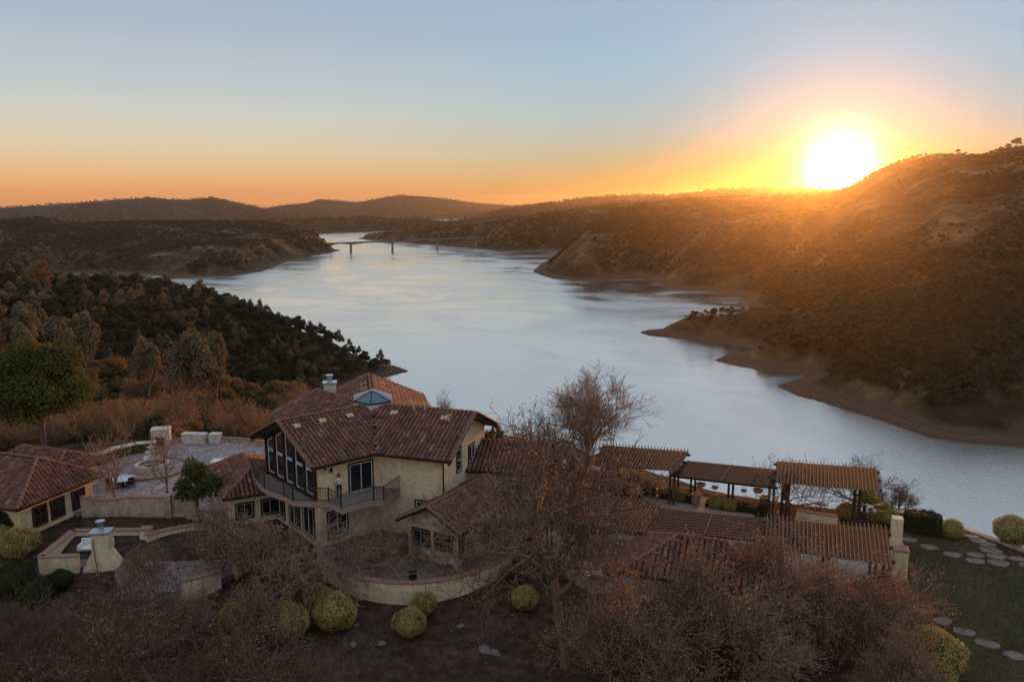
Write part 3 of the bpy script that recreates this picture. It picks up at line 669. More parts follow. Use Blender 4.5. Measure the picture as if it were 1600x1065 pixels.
# balcony
bo = [(395.8, 738.7), (399, 747), (405, 757), (414, 763.5), (424, 768.5), (444, 775.5), (458, 783), (486, 784), (514, 784.5), (533, 795), (558, 788), (584, 782), (600, 782), (618, 769), (637, 756.6)]
bw = [P(a, b_, 3.4) for a, b_ in bo]
poly = [(p.x, p.y) for p in bw] + [(fr_(4.4).x, fr_(4.4).y + .3), (Cx.x, Cx.y - 3), ((gl_ - nL * 3.2).x, (gl_ - nL * 3.2).y)]
b = MB(); b.prism(poly, 3.02, 3.4); b.cur = 0
bal = b.build('balcony', M['slab_edge'], villa)
b = MB(); b.prism(poly, 3.404, 3.43); b.build('balcony_floor', M['deck'], bal)
b = MB()
for i in range(len(bw) - 1):
    b.beam(bw[i] + Vector((0, 0, 1.06)), bw[i + 1] + Vector((0, 0, 1.06)), .06, .05); b.beam(bw[i] + Vector((0, 0, .15)), bw[i + 1] + Vector((0, 0, .15)), .04, .04)
b.build('railing', M['rail_iron'], villa, kind='stuff')
pb = MB()
for i in (0, 3, 5, 6, 8, 9, 11, 12, 14): pb.box(bw[i] + Vector((0, 0, .58)), (.075, .075, 1.1))
pb.build('railing_post', M['iron'], villa, kind='stuff')
b = MB()
for i in range(len(bw) - 1):
    L_ = (bw[i + 1] - bw[i]).length; k = max(1, int(L_ / .125))
    for j in range(k):
        p = bw[i].lerp(bw[i + 1], (j + .5) / k); b.box(p + Vector((0, 0, .6)), (.022, .022, .9))
        if (i * 7 + j) % 9 == 4: b.tube([p + (bw[i + 1] - bw[i]).normalized() * .13 * math.cos(q) + Vector((0, 0, .6 + .2 * math.sin(q))) for q in [x_ * math.pi / 4 for x_ in range(9)]], .012, 4, cap=False)
b.build('baluster', M['rail_iron'], villa, kind='stuff')
for px, py in ((500, 640), (512, 672),): pass
for t_ in (1.2, 6.2):
    p = fw(t_) + nL * .12
    b = MB(); b.box(zv(p, 5.55), (.16, .16, .3)); b.build('wall_lamp', M['iron'], villa)

# lower wings and outbuildings
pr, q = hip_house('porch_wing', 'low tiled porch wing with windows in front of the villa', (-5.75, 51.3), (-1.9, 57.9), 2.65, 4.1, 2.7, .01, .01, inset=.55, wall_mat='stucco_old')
dd, nn2 = q['d'], q['n']; e = q['a'] + dd * .55
frame_window(pr, zv(e + nn2 * .95, 1.6), nn2, 1.3, 1.0, 2, 1, out=-dd, bar='flagstone'); frame_window(pr, zv(e - nn2 * .95, 1.6), nn2, 1.3, 1.0, 2, 1, out=-dd, bar='flagstone')
for t_ in (1.4, 3.6, 5.8): frame_window(pr, zv(q['a'] + dd * t_ - nn2 * (2.65 - .55), 1.5), dd, 1.2, 1.5, 2, 1, out=-nn2)
er, q = hip_house('east_wing', 'single storey tiled wing behind the bare oak, joined to the villa', (-5.5, 63.6), (3.1, 61.9), 3.6, 5.35, 3.9, .01, .01)
frame_window(er, zv(q['a'] + q['d'] * 6.4 - q['n'] * (3.6 - .7), 2.2), q['d'], 1.6, 1.5, 2, 1, out=-q['n'])
gr, q = hip_house('guest_house', 'hip roofed tan stucco guest house beside the courtyard at the left edge', (-36.7, 59.2), (-47, 62.4), 4.1, 5.0, 2.6, 2.3, 2.0)
dd, nn2 = q['d'], q['n']
for t_ in (-1.9, .1, 1.7): frame_window(gr, zv(q['a'] - dd * (2.3 - .7) + nn2 * t_, 1.2), nn2, 1.1, 1.4, 2, 2, out=-dd, bar='timber')
hip_house('garage', 'smaller tiled outbuilding behind the guest house', (-38.0, 65.2), (-42.6, 66.8), 3.0, 3.7, 2.3, 1.6, 1.5)
ar, q = hip_house('annex', 'small hip roofed annex tucked under the left end of the balcony', (-20.6, 60.3), (-22.6, 64.2), 2.5, 3.75, 2.4, 2.2, 2.0, inset=.5)
dd, nn2 = q['d'], q['n']
for t_ in (-1, .9): frame_window(ar, zv(q['a'] - dd * 1.7 + nn2 * t_, 1.1), nn2, 1.2, 1.1, 2, 1, out=-dd, bar='stucco_old')
hip_house('cabana', 'brick red hip roofed cabana half hidden by foreground trees', (10.4, 47.1), (13.2, 46.1), 3.2, 3.9, 2.4, 3.1, 3.1)

# person on the balcony
def person(loc, rz):
    me = bpy.data.meshes.new('person')
    J = {'pel': (0, 0, .95, .155), 'wai': (0, .01, 1.08, .135), 'che': (0, .0, 1.28, .165), 'nec': (0, -.01, 1.46, .065), 'hd0': (0, -.03, 1.56, .085), 'hd1': (0, -.03, 1.68, .095),
         'lh': (.1, 0, .90, .105), 'lk': (.11, -.03, .5, .075), 'la': (.12, .02, .09, .05), 'lt': (.13, -.16, .04, .04), 'rh': (-.1, 0, .90, .105), 'rk': (-.12, -.01, .5, .075), 'ra': (-.13, .03, .09, .05), 'rt': (-.14, -.15, .04, .04),
         'ls': (.18, 0, 1.40, .07), 'le': (.29, -.04, 1.15, .048), 'lw': (.2, -.25, 1.06, .034), 'lf': (.19, -.33, 1.05, .03), 'rs': (-.18, 0, 1.40, .07), 're': (-.28, -.08, 1.16, .048), 'rw': (-.1, -.24, 1.2, .034), 'rf': (-.03, -.26, 1.25, .03)}
    ks = list(J); Ed = [('pel', 'wai'), ('wai', 'che'), ('che', 'nec'), ('nec', 'hd0'), ('hd0', 'hd1'), ('pel', 'lh'), ('lh', 'lk'), ('lk', 'la'), ('la', 'lt'), ('pel', 'rh'), ('rh', 'rk'), ('rk', 'ra'), ('ra', 'rt'),
                        ('che', 'ls'), ('ls', 'le'), ('le', 'lw'), ('lw', 'lf'), ('che', 'rs'), ('rs', 're'), ('re', 'rw'), ('rw', 'rf')]
    me.from_pydata([J[k][:3] for k in ks], [(ks.index(a), ks.index(b_)) for a, b_ in Ed], [])
    o = link(bpy.data.objects.new('person', me)); sk = o.modifiers.new('s', 'SKIN'); sb = o.modifiers.new('d', 'SUBSURF'); sb.levels = 1; sb.render_levels = 1
    for i, k in enumerate(ks): me.skin_vertices[0].data[i].radius = (J[k][3], J[k][3])
    me.skin_vertices[0].data[0].use_root = True
    dg = bpy.context.evaluated_depsgraph_get(); m2 = bpy.data.meshes.new_from_object(o.evaluated_get(dg)); o.modifiers.clear(); o.data = m2
    m2.materials.clear()
    for q in ('cloth_dark', 'cloth_white', 'skin'): m2.materials.append(M[q])
    for p in m2.polygons:
        c = p.center; p.use_smooth = True
        p.material_index = 2 if (c.z > 1.46 or (c.y < -.2 and c.z > 1.0)) else (1 if c.z > .96 else 0)
    b = MB(); b.lathe((0, -.01, 1.64), [(.05, -.1), (.1, -.04), (.115, .04), (.09, .11), (.03, .145)], 10); h = b.build('hair', M['hair'], None, smooth=True); h.parent = o
    o.location = loc; o.rotation_euler = (0, 0, rz)
    return tag(o, 'person in pale shirt and dark trousers leaning at the balcony railing', 'person')
pp = P(530.5, 776, 3.43); person(pp, .25)

# ------------------------------------------------------------------ terraces, walls, courtyard
def ring(c, r0, r1, a0, a1, z0, z1, seg, b=None):
    b = b or MB()
    for i in range(seg):
        t0 = R(a0 + (a1 - a0) * i / seg); t1 = R(a0 + (a1 - a0) * (i + 1) / seg)
        q = [(c[0] + r * math.cos(t), c[1] + r * math.sin(t)) for r, t in ((r0, t0), (r1, t0), (r1, t1), (r0, t1))]
        b.prism(q, z0, z1)
    return b
def disc_poly(c, r, n=48): return [(c[0] + r * math.cos(2 * math.pi * i / n), c[1] + r * math.sin(2 * math.pi * i / n)) for i in range(n)]
def paving_mat(name, c1, c2, mortar, scale):
    m = bpy.data.materials.new(name); m.use_nodes = True; t = m.node_tree; t.nodes.clear()
    g = N(t, 'ShaderNodeNewGeometry')
    nz = N(t, 'ShaderNodeTexNoise'); nz.inputs['Scale'].default_value = .7; nz.inputs['Detail'].default_value = 6; t.links.new(g.outputs['Position'], nz.inputs['Vector'])
    vo = N(t, 'ShaderNodeTexVoronoi'); vo.feature = 'DISTANCE_TO_EDGE'; vo.inputs['Scale'].default_value = scale; t.links.new(g.outputs['Position'], vo.inputs['Vector'])
    vc = N(t, 'ShaderNodeTexVoronoi'); vc.inputs['Scale'].default_value = scale; t.links.new(g.outputs['Position'], vc.inputs['Vector'])
    base = ramp(t, nz.outputs[0], [(.3, c1), (.7, c2)])
    hs = N(t, 'ShaderNodeSeparateColor'); t.links.new(vc.outputs['Color'], hs.inputs[0])
    va = M_(t, 'ADD', M_(t, 'MULTIPLY', hs.outputs[0], .5), .72)
    cc = VM(t, 'SCALE', base, None, va)
    edge = ramp(t, vo.outputs['Distance'], [(.03, (0, 0, 0)), (.08, (1, 1, 1))])
    mx = N(t, 'ShaderNodeMix'); mx.data_type = 'RGBA'; t.links.new(edge, mx.inputs[0]); mx.inputs[6].default_value = (*mortar, 1); t.links.new(cc, mx.inputs[7])
    b = N(t, 'ShaderNodeBsdfPrincipled'); b.inputs['Roughness'].default_value = .75; t.links.new(mx.outputs[2], b.inputs['Base Color'])
    bp = N(t, 'ShaderNodeBump'); bp.inputs['Strength'].default_value = .5; bp.inputs['Distance'].default_value = .03; t.links.new(edge, bp.inputs['Height']); t.links.new(bp.outputs[0], b.inputs['Normal'])
    o = N(t, 'ShaderNodeOutputMaterial'); t.links.new(b.outputs[0], o.inputs[0]); return m
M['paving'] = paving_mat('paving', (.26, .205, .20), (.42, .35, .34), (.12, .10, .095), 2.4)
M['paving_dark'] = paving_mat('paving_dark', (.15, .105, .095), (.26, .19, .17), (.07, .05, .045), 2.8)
def low_wall(name, label, pts, z0, z1, th=.35, m='stucco_old', cope=True, cat='wall'):
    """free standing wall along world points"""
    root = None; b = MB(); cp = MB()
    for i in range(len(pts) - 1):
        a, c = Vector((*pts[i][:2], 0)), Vector((*pts[i + 1][:2], 0)); d = (c - a).normalized(); n = Vector((-d.y, d.x, 0)) * th / 2
        b.prism([(p.x, p.y) for p in (a - n, c - n, c + n, a + n)], z0, z1)
        n2 = n * 1.3; cp.prism([(p.x, p.y) for p in (a - n2, c - n2, c + n2, a + n2)], z1 + .002, z1 + .08)
    p0 = pts[len(pts) // 2]; root = empty(name, (p0[0], p0[1], z0), label, cat)
    b.build('wall', M[m], root)
    if cope: cp.build('coping', M['coping'], root)
    return root
# round terrace below the villa
TC = (-6.9, 55.6)
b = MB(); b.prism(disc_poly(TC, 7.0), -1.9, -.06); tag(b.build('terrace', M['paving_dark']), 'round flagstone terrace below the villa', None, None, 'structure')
arc = [(TC[0] + 7.15 * math.cos(R(t)), TC[1] + 7.15 * math.sin(R(t))) for t in range(196, 372, 6)]
low_wall('retaining_wall', 'curved pale retaining wall with red coping round the terrace', arc, -3.2, .06, .4, 'stucco')
# courtyard
CC = (-31, 67)
b = MB(); b.prism([(q[0], max(q[1], 60.0)) for q in disc_poly(CC, 12.6, 64) if q[1] > 59.0], -1.5, .2); tag(b.build('courtyard', M['paving']), 'grey pink flagstone courtyard left of the villa', None, None, 'structure')
arc = [(CC[0] + 12.7 * math.cos(R(t)), CC[1] + 12.7 * math.sin(R(t))) for t in range(20, 128, 4)]
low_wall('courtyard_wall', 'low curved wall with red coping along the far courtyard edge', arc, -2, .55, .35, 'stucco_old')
FC = (-33.2, 70.6)
b = MB(); b.prism(disc_poly(FC, 3.0), .2, .3); pl = b.build('fountain_platform', M['paving']); tag(pl, 'round raised flagstone platform under the fountain', 'platform')
ring(FC, 2.95, 3.2, 0, 360, .2, .42, 40).build('coping', M['coping'], pl)
ft = empty('fountain', (FC[0], FC[1], .3), 'pale three tiered stone fountain in the middle of the courtyard', 'fountain')
ring(FC, 1.15, 1.5, 0, 360, .3, .85, 28).build('basin', M['stucco_white'], ft)
b = MB(); b.prism(disc_poly(FC, 1.2, 28), .3, .7); b.build('water', M['water_pool'], ft)
b = MB(); b.lathe((FC[0], FC[1], .7), [(.34, 0), (.4, .12), (.2, .25), (.14, .7), (.2, .74)], 14); b.build('pedestal', M['stucco_white'], ft, smooth=True)
for i, (r, z) in enumerate(((.85, 1.35), (.58, 1.85), (.36, 2.3))):
    b = MB(); b.lathe((FC[0], FC[1], z), [(.12, -.2), (r * .6, -.08), (r, .08), (r * .97, .1), (r * .8, .03), (.08, .02), (.09, .35)], 18); b.build('bowl', M['stucco_white'], ft, smooth=True)
b = MB(); b.lathe((FC[0], FC[1], 2.6), [(.1, 0), (.14, .12), (.05, .3), (.02, .42)], 10); b.build('finial', M['stucco_white'], ft, smooth=True)
# courtyard furniture
def stone_block(name, label, cat, c, size, rz, m='stucco_white', cap=True):
    r = empty(name, (c[0], c[1], .2), label, cat)
    b = MB(); b.box((c[0], c[1], .2 + size[2] / 2), size, rz); b.build('body', M[m], r)
    if cap: b = MB(); b.box((c[0], c[1], .2 + size[2] + .05), (size[0] + .12, size[1] + .12, .1), rz); b.build('cap', M['stucco_white'], r)
    return r
fp = stone_block('courtyard_fireplace', 'tall white stone fireplace standing behind the fountain', 'fireplace', (-35.7, 78.3), (1.7, 1.3, 1.7), .25)
b = MB(); b.box((-35.6, 77.6, .8), (.8, .1, .8), .25); b.build('firebox', M['core'], fp)
stone_block('garden_bench', 'long white masonry bench wall on the far courtyard edge', 'bench', (-33.3 + 0.6, 79.2), (2.4, .8, .9), -.1)
stone_block('end_pillar', 'short white masonry block at the end of the bench wall', 'pillar', (-30.6, 79.3), (1.0, .9, .85), -.15)
ok = empty('outdoor_kitchen', (-37, 74, .2), 'curved outdoor kitchen counter with pale top beside the fountain', 'counter')
kp = [(-39.2, 71.6), (-38.6, 74.0), (-37.2, 75.8), (-35.4, 76.4)]
b = MB(); c_ = MB()
for i in range(3):
    a, e = Vector((*kp[i], 0)), Vector((*kp[i + 1], 0)); b.beam(a + Vector((0, 0, .65)), e + Vector((0, 0, .65)), .8, .9); c_.beam(a + Vector((0, 0, 1.14)), e + Vector((0, 0, 1.14)), .95, .07)
b.build('counter_base', M['core'], ok); c_.build('counter_top', M['stucco_white'], ok)
b = MB(); b.box((-39.3, 71.2, .8), (.7, .7, 1.2), .2); b.build('end_pier', M['coping'], ok); b = MB(); b.box((-39.3, 71.2, 1.45), (.85, .85, .1), .2); b.build('pier_cap', M['stucco_white'], ok)
p = P(356, 719, .9)
cv = empty('covered_table', (p.x, p.y, .2), 'long table under a white cloth at the courtyard side', 'table')
b = MB(); b.box((p.x, p.y, .86), (3.0, 1.1, .12), -.02); b.build('tabletop', M['cloth_white'], cv); b = MB(); b.box((p.x, p.y, .5), (2.9, 1.0, .6), -.02); b.build('cloth_skirt', M['cloth_white'], cv)
p = P(192, 747, .9); gt = empty('patio_table', (p.x, p.y, .2), 'round grey glass patio table near the guest house corner', 'table')
b = MB(); b.lathe((p.x, p.y, .88), [(.95, 0), (.95, .04)], 20); b.build('tabletop', M['metal'], gt); b = MB(); b.tube([(p.x, p.y, .2), (p.x, p.y, .88)], .07, 8); b.lathe((p.x, p.y, .2), [(.35, 0), (.3, .06)], 12); b.build('stem', M['iron'], gt)
def chair(loc, rz, label, m='cloth_dark', group=None, s=1.0):
    r = empty('garden_chair', loc, label, 'chair', group, rz)
    def L(b, name, mm): o = b.build(name, M[mm]); return lchild(o, r)
    b = MB(); b.box((0, 0, .43), (.5, .5, .08)); L(b, 'seat', m); b = MB(); b.box((0, .24, .74), (.5, .06, .58)); L(b, 'backrest', m)
    for i in (-1, 1):
        for j in (-1, 1): b = MB(); b.box((.21 * i, .21 * j, .2), (.05, .05, .4)); L(b, 'leg', 'iron')
        b = MB(); b.box((.25 * i, 0, .62), (.05, .46, .05)); L(b, 'armrest', 'iron')
    r.scale = (s, s, s); return r
for i, (px, py, rz, lb) in enumerate(((172, 765, .6, 'dark garden chair nearest the guest house corner'), (186, 762, 2.4, 'dark garden chair behind the bare tree trunk by the guest house'), (204, 762, 4.0, 'dark garden chair right of the glass table, backlit'))):
    p = P(px, py, .2); chair((p.x, p.y, .2), rz, lb)
# garden wall between guest house and villa, with a scooped top
gw = empty('garden_wall', (-29.5, 59.9, 0), 'tan stucco garden wall with a scooped top beside the guest house', 'wall')
b = MB(); cp = MB(); n_ = 24
for i in range(n_):
    x0, x1 = -34.0 + 8.6 * i / n_, -34.0 + 8.6 * (i + 1) / n_; t = (i + .5) / n_
    h = 1.65 - .38 * math.sin(math.pi * min(t * 2.2, 1)) * (t < .46) + .08 * math.sin(t * 7)
    b.prism([(x0, 59.7), (x1, 59.7), (x1, 60.05), (x0, 60.05)], -1.5, h); cp.prism([(x0, 59.64), (x1, 59.64), (x1, 60.11), (x0, 60.11)], h + .002, h + .09)
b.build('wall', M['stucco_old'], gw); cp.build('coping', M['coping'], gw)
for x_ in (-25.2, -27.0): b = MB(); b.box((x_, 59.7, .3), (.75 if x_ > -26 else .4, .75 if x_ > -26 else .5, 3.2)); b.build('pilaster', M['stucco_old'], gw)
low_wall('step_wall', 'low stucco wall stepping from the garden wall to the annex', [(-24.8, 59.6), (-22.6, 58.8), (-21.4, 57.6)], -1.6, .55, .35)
# sunken patio with chimney, lower left
pc = empty('patio_fireplace', (-28.9, 53, -2.2), 'tan stucco outdoor fireplace with a metal flue on the lower left patio', 'fireplace')
def taper(b, c, s0, s1, z0, z1, rz=.15):
    vs = []
    for s_, z in ((s0, z0), (s1, z1)):
        for i, j in ((-1, -1), (1, -1), (1, 1), (-1, 1)):
            x_, y_ = s_[0] / 2 * i, s_[1] / 2 * j; vs.append((c[0] + x_ * math.cos(rz) - y_ * math.sin(rz), c[1] + x_ * math.sin(rz) + y_ * math.cos(rz), z))
    b.add(vs, [(0, 3, 2, 1), (4, 5, 6, 7), (0, 1, 5, 4), (1, 2, 6, 5), (2, 3, 7, 6), (3, 0, 4, 7)])
FPc = (-28.7, 52.6)
b = MB(); taper(b, FPc, (2.5, 1.2), (2.4, 1.15), -2.6, -.7); taper(b, FPc, (2.4, 1.15), (1.15, .95), -.7, .5); taper(b, FPc, (1.15, .95), (1.1, .9), .5, 1.8); b.build('chimney_breast', M['stucco'], pc)
b = MB(); taper(b, FPc, (1.35, 1.1), (1.35, 1.1), 1.802, 1.9); b.build('chimney_cap', M['metal'], pc)
b = MB(); b.tube([(*FPc, 1.9), (*FPc, 2.5)], .2, 10); b.tube([(*FPc, 2.5), (*FPc, 2.62)], .32, 12); b.build('flue', M['metal'], pc)
b = MB(); b.tube([(FPc[0] - .3, FPc[1] - .56, 1.5), (FPc[0] - .28, FPc[1] - .62, .4), (FPc[0] - .1, FPc[1] - .7, -.8), (FPc[0] - .1, FPc[1] - .75, -2)], .025, 5); b.build('cable', M['iron'], pc)
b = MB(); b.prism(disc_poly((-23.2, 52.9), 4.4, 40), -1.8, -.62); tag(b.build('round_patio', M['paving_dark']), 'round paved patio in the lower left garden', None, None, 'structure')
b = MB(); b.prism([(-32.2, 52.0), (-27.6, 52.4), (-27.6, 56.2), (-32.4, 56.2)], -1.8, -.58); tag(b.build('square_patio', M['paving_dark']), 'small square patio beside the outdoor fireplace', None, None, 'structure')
arc = [(-23.2 + 4.5 * math.cos(R(t)), 52.9 + 4.5 * math.sin(R(t))) for t in range(-70, 152, 8)]
low_wall('patio_wall', 'curved stucco wall round the back of the round patio', arc[6:], -1.8, .3, .4, 'stucco')
low_wall('seat_wall', 'low tan seat wall at the front right of the round patio', arc[:5], -2.4, .1, .4, 'stucco')
low_wall('court_wall', 'square stucco wall with red coping enclosing the sofa patio', [(-30.1, 52.0), (-32.6, 51.8), (-32.8, 56.3), (-27.6, 56.5)], -1.8, .3, .4, 'stucco')
for x_, y_, lb in ((-27.2, 56.0, 'square stucco gate pillar right of the sofa patio'), (-18.7, 54.4, 'square stucco pillar at the right end of the curved patio wall')):
    st = empty('pillar', (x_, y_, -1.8), lb, 'pillar'); b = MB(); b.box((x_, y_, -.6), (.7, .7, 2.4)); b.build('shaft', M['stucco'], st); b = MB(); b.box((x_, y_, .64), (.85, .85, .08)); b.build('cap', M['coping'], st)
sf = empty('outdoor_sofa', (-30.2, 54.5, -.58), 'pale cushioned outdoor sofa left of the patio fireplace', 'sofa', rz=.1)
for nm, c, s_, mm in (('base', (0, 0, .2), (2.2, .9, .3), 'timber'), ('cushion', (0, 0, .42), (2.1, .85, .14), 'cloth_white'), ('backrest', (0, .4, .7), (2.2, .16, .5), 'cloth_white'), ('armrest', (-1.05, 0, .5), (.16, .9, .4), 'cloth_white'), ('armrest', (1.05, 0, .5), (.16, .9, .4), 'cloth_white')):
    b = MB(); b.box(c, s_); lchild(b.build(nm, M[mm]), sf)
# terrace pots
def pot(loc, r, h, label, m='pot', plant=None, cat='pot', name='plant_pot'):
    o = empty(name, loc, label, cat)
    b = MB(); b.lathe((0, 0, 0), [(r * .62, 0), (r * .9, h * .35), (r, h * .7), (r * .92, h * .93), (r * 1.08, h * .95), (r * 1.08, h), (r * .8, h), (r * .75, h * .9)], 14); lchild(b.build('body', M[m], smooth=True), o)
    return o
p = P(645, 908, -.06); pot((p.x, p.y, -.06), .28, .65, 'small white rimmed pot on the round terrace edge', 'iron')

# ------------------------------------------------------------------ right terrace, pergolas
def sheet(name, pts, z, m, label, th=.3):
    b = MB(); b.prism([(P(a, c, z).x, P(a, c, z).y) for a, c in pts], z - th, z); return tag(b.build(name, M[m]), label, None, None, 'structure')
sheet('east_terrace', [(855, 720), (905, 716), (1000, 757), (1100, 776), (1240, 797), (1330, 806), (1420, 812), (1405, 885), (1300, 905), (1195, 940), (1100, 945), (985, 930), (905, 893), (850, 850), (838, 790)], .0, 'concrete', 'pale concrete terrace under the pergolas', 1.2)
sheet('stone_platform', [(905, 835), (990, 842), (987, 862), (960, 900), (892, 892)], .05, 'flagstone', 'rough square flagstone platform in front of the near pergola', .3)
def pergola(name, label, q, z, ns, posts, solid=False, split=None):
    """q: pixel corners far left, far right, near right, near left"""
    a, b_, c, d = [P(x_, y_, z) for x_, y_ in q]; mid = (a + b_ + c + d) / 4
    root = empty(name, (mid.x, mid.y, 0), label, 'pergola', 'wooden pergolas on the right terrace')
    me = None
    if not solid:
        for i in range(ns):
            t = (i + .5) / ns; s0 = a.lerp(b_, t); s1 = d.lerp(c, t); e = (s1 - s0).normalized() * .35
            o = MB(); o.beam(s0 - e, s1 + e, .055, .09); o.build('slat', M['slat_wood'], root)
        for i in range(16):
            t = (i + .5) / 16; s0 = a.lerp(d, t); s1 = b_.lerp(c, t); o = MB(); o.beam(s0 - Vector((0, 0, .11)), s1 - Vector((0, 0, .11)), (a - d).length / 16 * .85, .03); o.build('lath', M['lath_wood'], root)
    else:
        for i in range(ns):
            t = (i + .5) / ns; s0 = a.lerp(d, t); s1 = b_.lerp(c, t)
            o = MB(); o.beam(s0 + Vector((0, 0, .02 * (i % 2))), s1 + Vector((0, 0, .02 * (i % 2))), (a - d).length / ns * .86, .035); o.build('plank', M['lath_wood'], root)
        for t in (.0, .5, 1.0): o = MB(); o.beam(a.lerp(b_, t) + Vector((0, 0, .06)), d.lerp(c, t) + Vector((0, 0, .06)), .07, .05); o.build('batten', M['slat_wood'], root)
    ex = (b_ - a).normalized() * .35
    for t in (.12, .5, .88):
        s0, s1 = a.lerp(d, t), b_.lerp(c, t); o = MB(); o.beam(s0 - ex * .6 - Vector((0, 0, .2)), s1 + ex * .6 - Vector((0, 0, .2)), .12, .22); o.build('beam', M['timber'], root)
    for (u_, v_) in posts:
        s_ = a.lerp(b_, u_).lerp(d.lerp(c, u_), v_)
        for off in (-.17, .17):
            p_ = s_ + (b_ - a).normalized() * off; o = MB(); o.box((p_.x, p_.y, (z - .3) / 2), (.15, .15, z - .3)); o.build('post', M['timber'], root)
    return root
pergola('pergola', 'open slatted pergola at the far left, beside the tall bare tree', [(941, 693), (1077, 703.5), (1058, 734), (927, 725)], 3.2, 27, [(.12, .12), (.88, .12), (.12, .88), (.93, .88)])
pergola('pergola', 'long plank covered pergola with hanging baskets in the far row', [(1076, 719.5), (1214, 733), (1211, 761.5), (1046, 742)], 2.75, 18, [(.1, .2), (.55, .5), (.97, .85)], solid=True)
pergola('pergola', 'open slatted pergola with dry vine over its left end', [(1214, 718), (1370, 729.5), (1375, 766), (1211, 751)], 3.2, 28, [(.12, .15), (.88, .15), (.1, .88), (.8, .85)])
pergola('pergola', 'near left slatted pergola behind the gnarled oak', [(878, 766), (1033, 786), (1009, 830), (848, 806)], 3.0, 31, [(.12, .12), (.88, .12), (.05, .9), (.38, .9), (.93, .9)])
pergola('pergola', 'plank covered pergola in the near row between two slatted ones', [(1035, 793), (1195, 809), (1188, 845), (1016, 827)], 2.7, 18, [(.1, .2), (.55, .85), (.97, .85)], solid=True)
pergola('pergola', 'near right slatted pergola beside the stucco pillar', [(1196, 806), (1387, 824), (1394, 880), (1194, 854)], 3.0, 30, [(.12, .15), (.9, .15), (.5, .85), (.97, .85)])
# hanging baskets under the far row
for px, py, r, lb in ((1095, 755, .42, 'large round hanging basket, first of four under the far pergola'), (1117, 760, .3, 'small hanging basket second from the left'), (1162, 765, .26, 'small hanging basket third from the left'), (1184.5, 764, .42, 'large round hanging basket at the right end of the row')):
    p = P(px, py, 2.0); o = empty('hanging_basket', (p.x, p.y, 2.0), lb, 'basket')
    b = MB(); b.lathe((0, 0, 0), [(r * .2, -r * .8), (r * .75, -r * .5), (r, 0), (r * .9, 0), (.05, -.05)], 14); lchild(b.build('bowl', M['coping'], smooth=True), o)
    b = MB()
    for t in (0, 2.1, 4.2): b.tube([(r * .9 * math.cos(t), r * .9 * math.sin(t), 0), (0, 0, .7)], .012, 4)
    lchild(b.build('chain', M['iron']), o)
# string lights
for (x0, y0), (x1, y1), lb in (((958, 735), (1044, 748), 'string of small bulbs sagging below the far left pergola'), ((1236, 766), (1330, 772), 'string of small bulbs below the vine covered pergola')):
    a, c = P(x0, y0, 2.75), P(x1, y1, 2.6); o = empty('string_lights', a, lb, 'string lights'); pts = [a.lerp(c, t / 12) - Vector((0, 0, .35 * math.sin(math.pi * t / 12))) for t in range(13)]
    b = MB(); b.tube(pts, .015, 4); b.build('cable', M['iron'], o)
    for i in range(1, 12, 2): b = MB(); b.lathe(pts[i] - Vector((0, 0, .16)), [(.02, 0), (.05, .04), (.04, .1), (.02, .14)], 6); b.build('bulb', M['bulb'], o)
# pots and barrels along the far edge
for px, py, r, h, lb in ((987, 775, .34, 1.1, 'tall stone barrel planter with a clipped shrub'), (966, 772, .32, .8, 'squat planter left of the tall barrel planter'), (1087, 790, .38, 1.05, 'wooden barrel planter under the plank pergola'),
                         (1040, 778, .35, .9, 'dark barrel planter behind the pergola post'), (1194, 790, .4, .8, 'wide planter below the right hanging baskets')):
    p = P(px, py, 0); pot((p.x, p.y, 0), r, h, lb, 'barrel', name='barrel_planter', cat='planter')
for i, (px, py, rz, lb) in enumerate(((947, 900, .1, 'left one of two dark dining chairs on the stone platform'), (962, 902, -.3, 'right one of two dark dining chairs on the stone platform'))):
    p = P(px, py + 6, .05); chair((p.x, p.y, .05), rz, lb)
p = P(928, 905, 0); gt = empty('low_table', (p.x, p.y, 0), 'small pale low table left of the dark chairs', 'table')
b = MB(); b.box((p.x, p.y, .45), (1.1, .7, .06)); b.build('tabletop', M['stucco_white'], gt); b = MB(); b.box((p.x, p.y, .2), (.7, .4, .4)); b.build('base', M['timber'], gt)
# parapet, pillar and edge walls at the right
e0, e1 = P(1244, 812, .0), P(1308, 822, .0)
low_wall('parapet', 'sunlit stucco parapet behind the near pergola', [(e0.x, e0.y), (e1.x, e1.y)], -.5, .8, .35, 'stucco')
p = P(1398, 862, 0); o = empty('stucco_pillar', (p.x, p.y, 0), 'tall tan stucco pillar at the end of the near pergola', 'pillar')
b = MB(); b.box((p.x, p.y, 1.0), (.7, .7, 3.2), -.3); b.build('shaft', M['stucco'], o)
p = P(1404, 895, 0); b = MB(); b.box((p.x, p.y, .4), (.9, .9, 2.6), -.3); b.build('buttress', M['stucco'], o); b = MB(); b.box((p.x, p.y, 1.75), (1.0, 1.0, .08), -.3); b.build('cap', M['coping'], o)
ed = [(1372, 800), (1400, 799), (1440, 806), (1480, 818), (1520, 831), (1560, 845), (1595, 856), (1640, 872)]
low_wall('edge_wall', 'pale stone edging wall at the drop to the lake', [tuple(P(a, c, 0)[:2]) for a, c in ed], -3, .1, .45, 'stucco_old', cope=False)

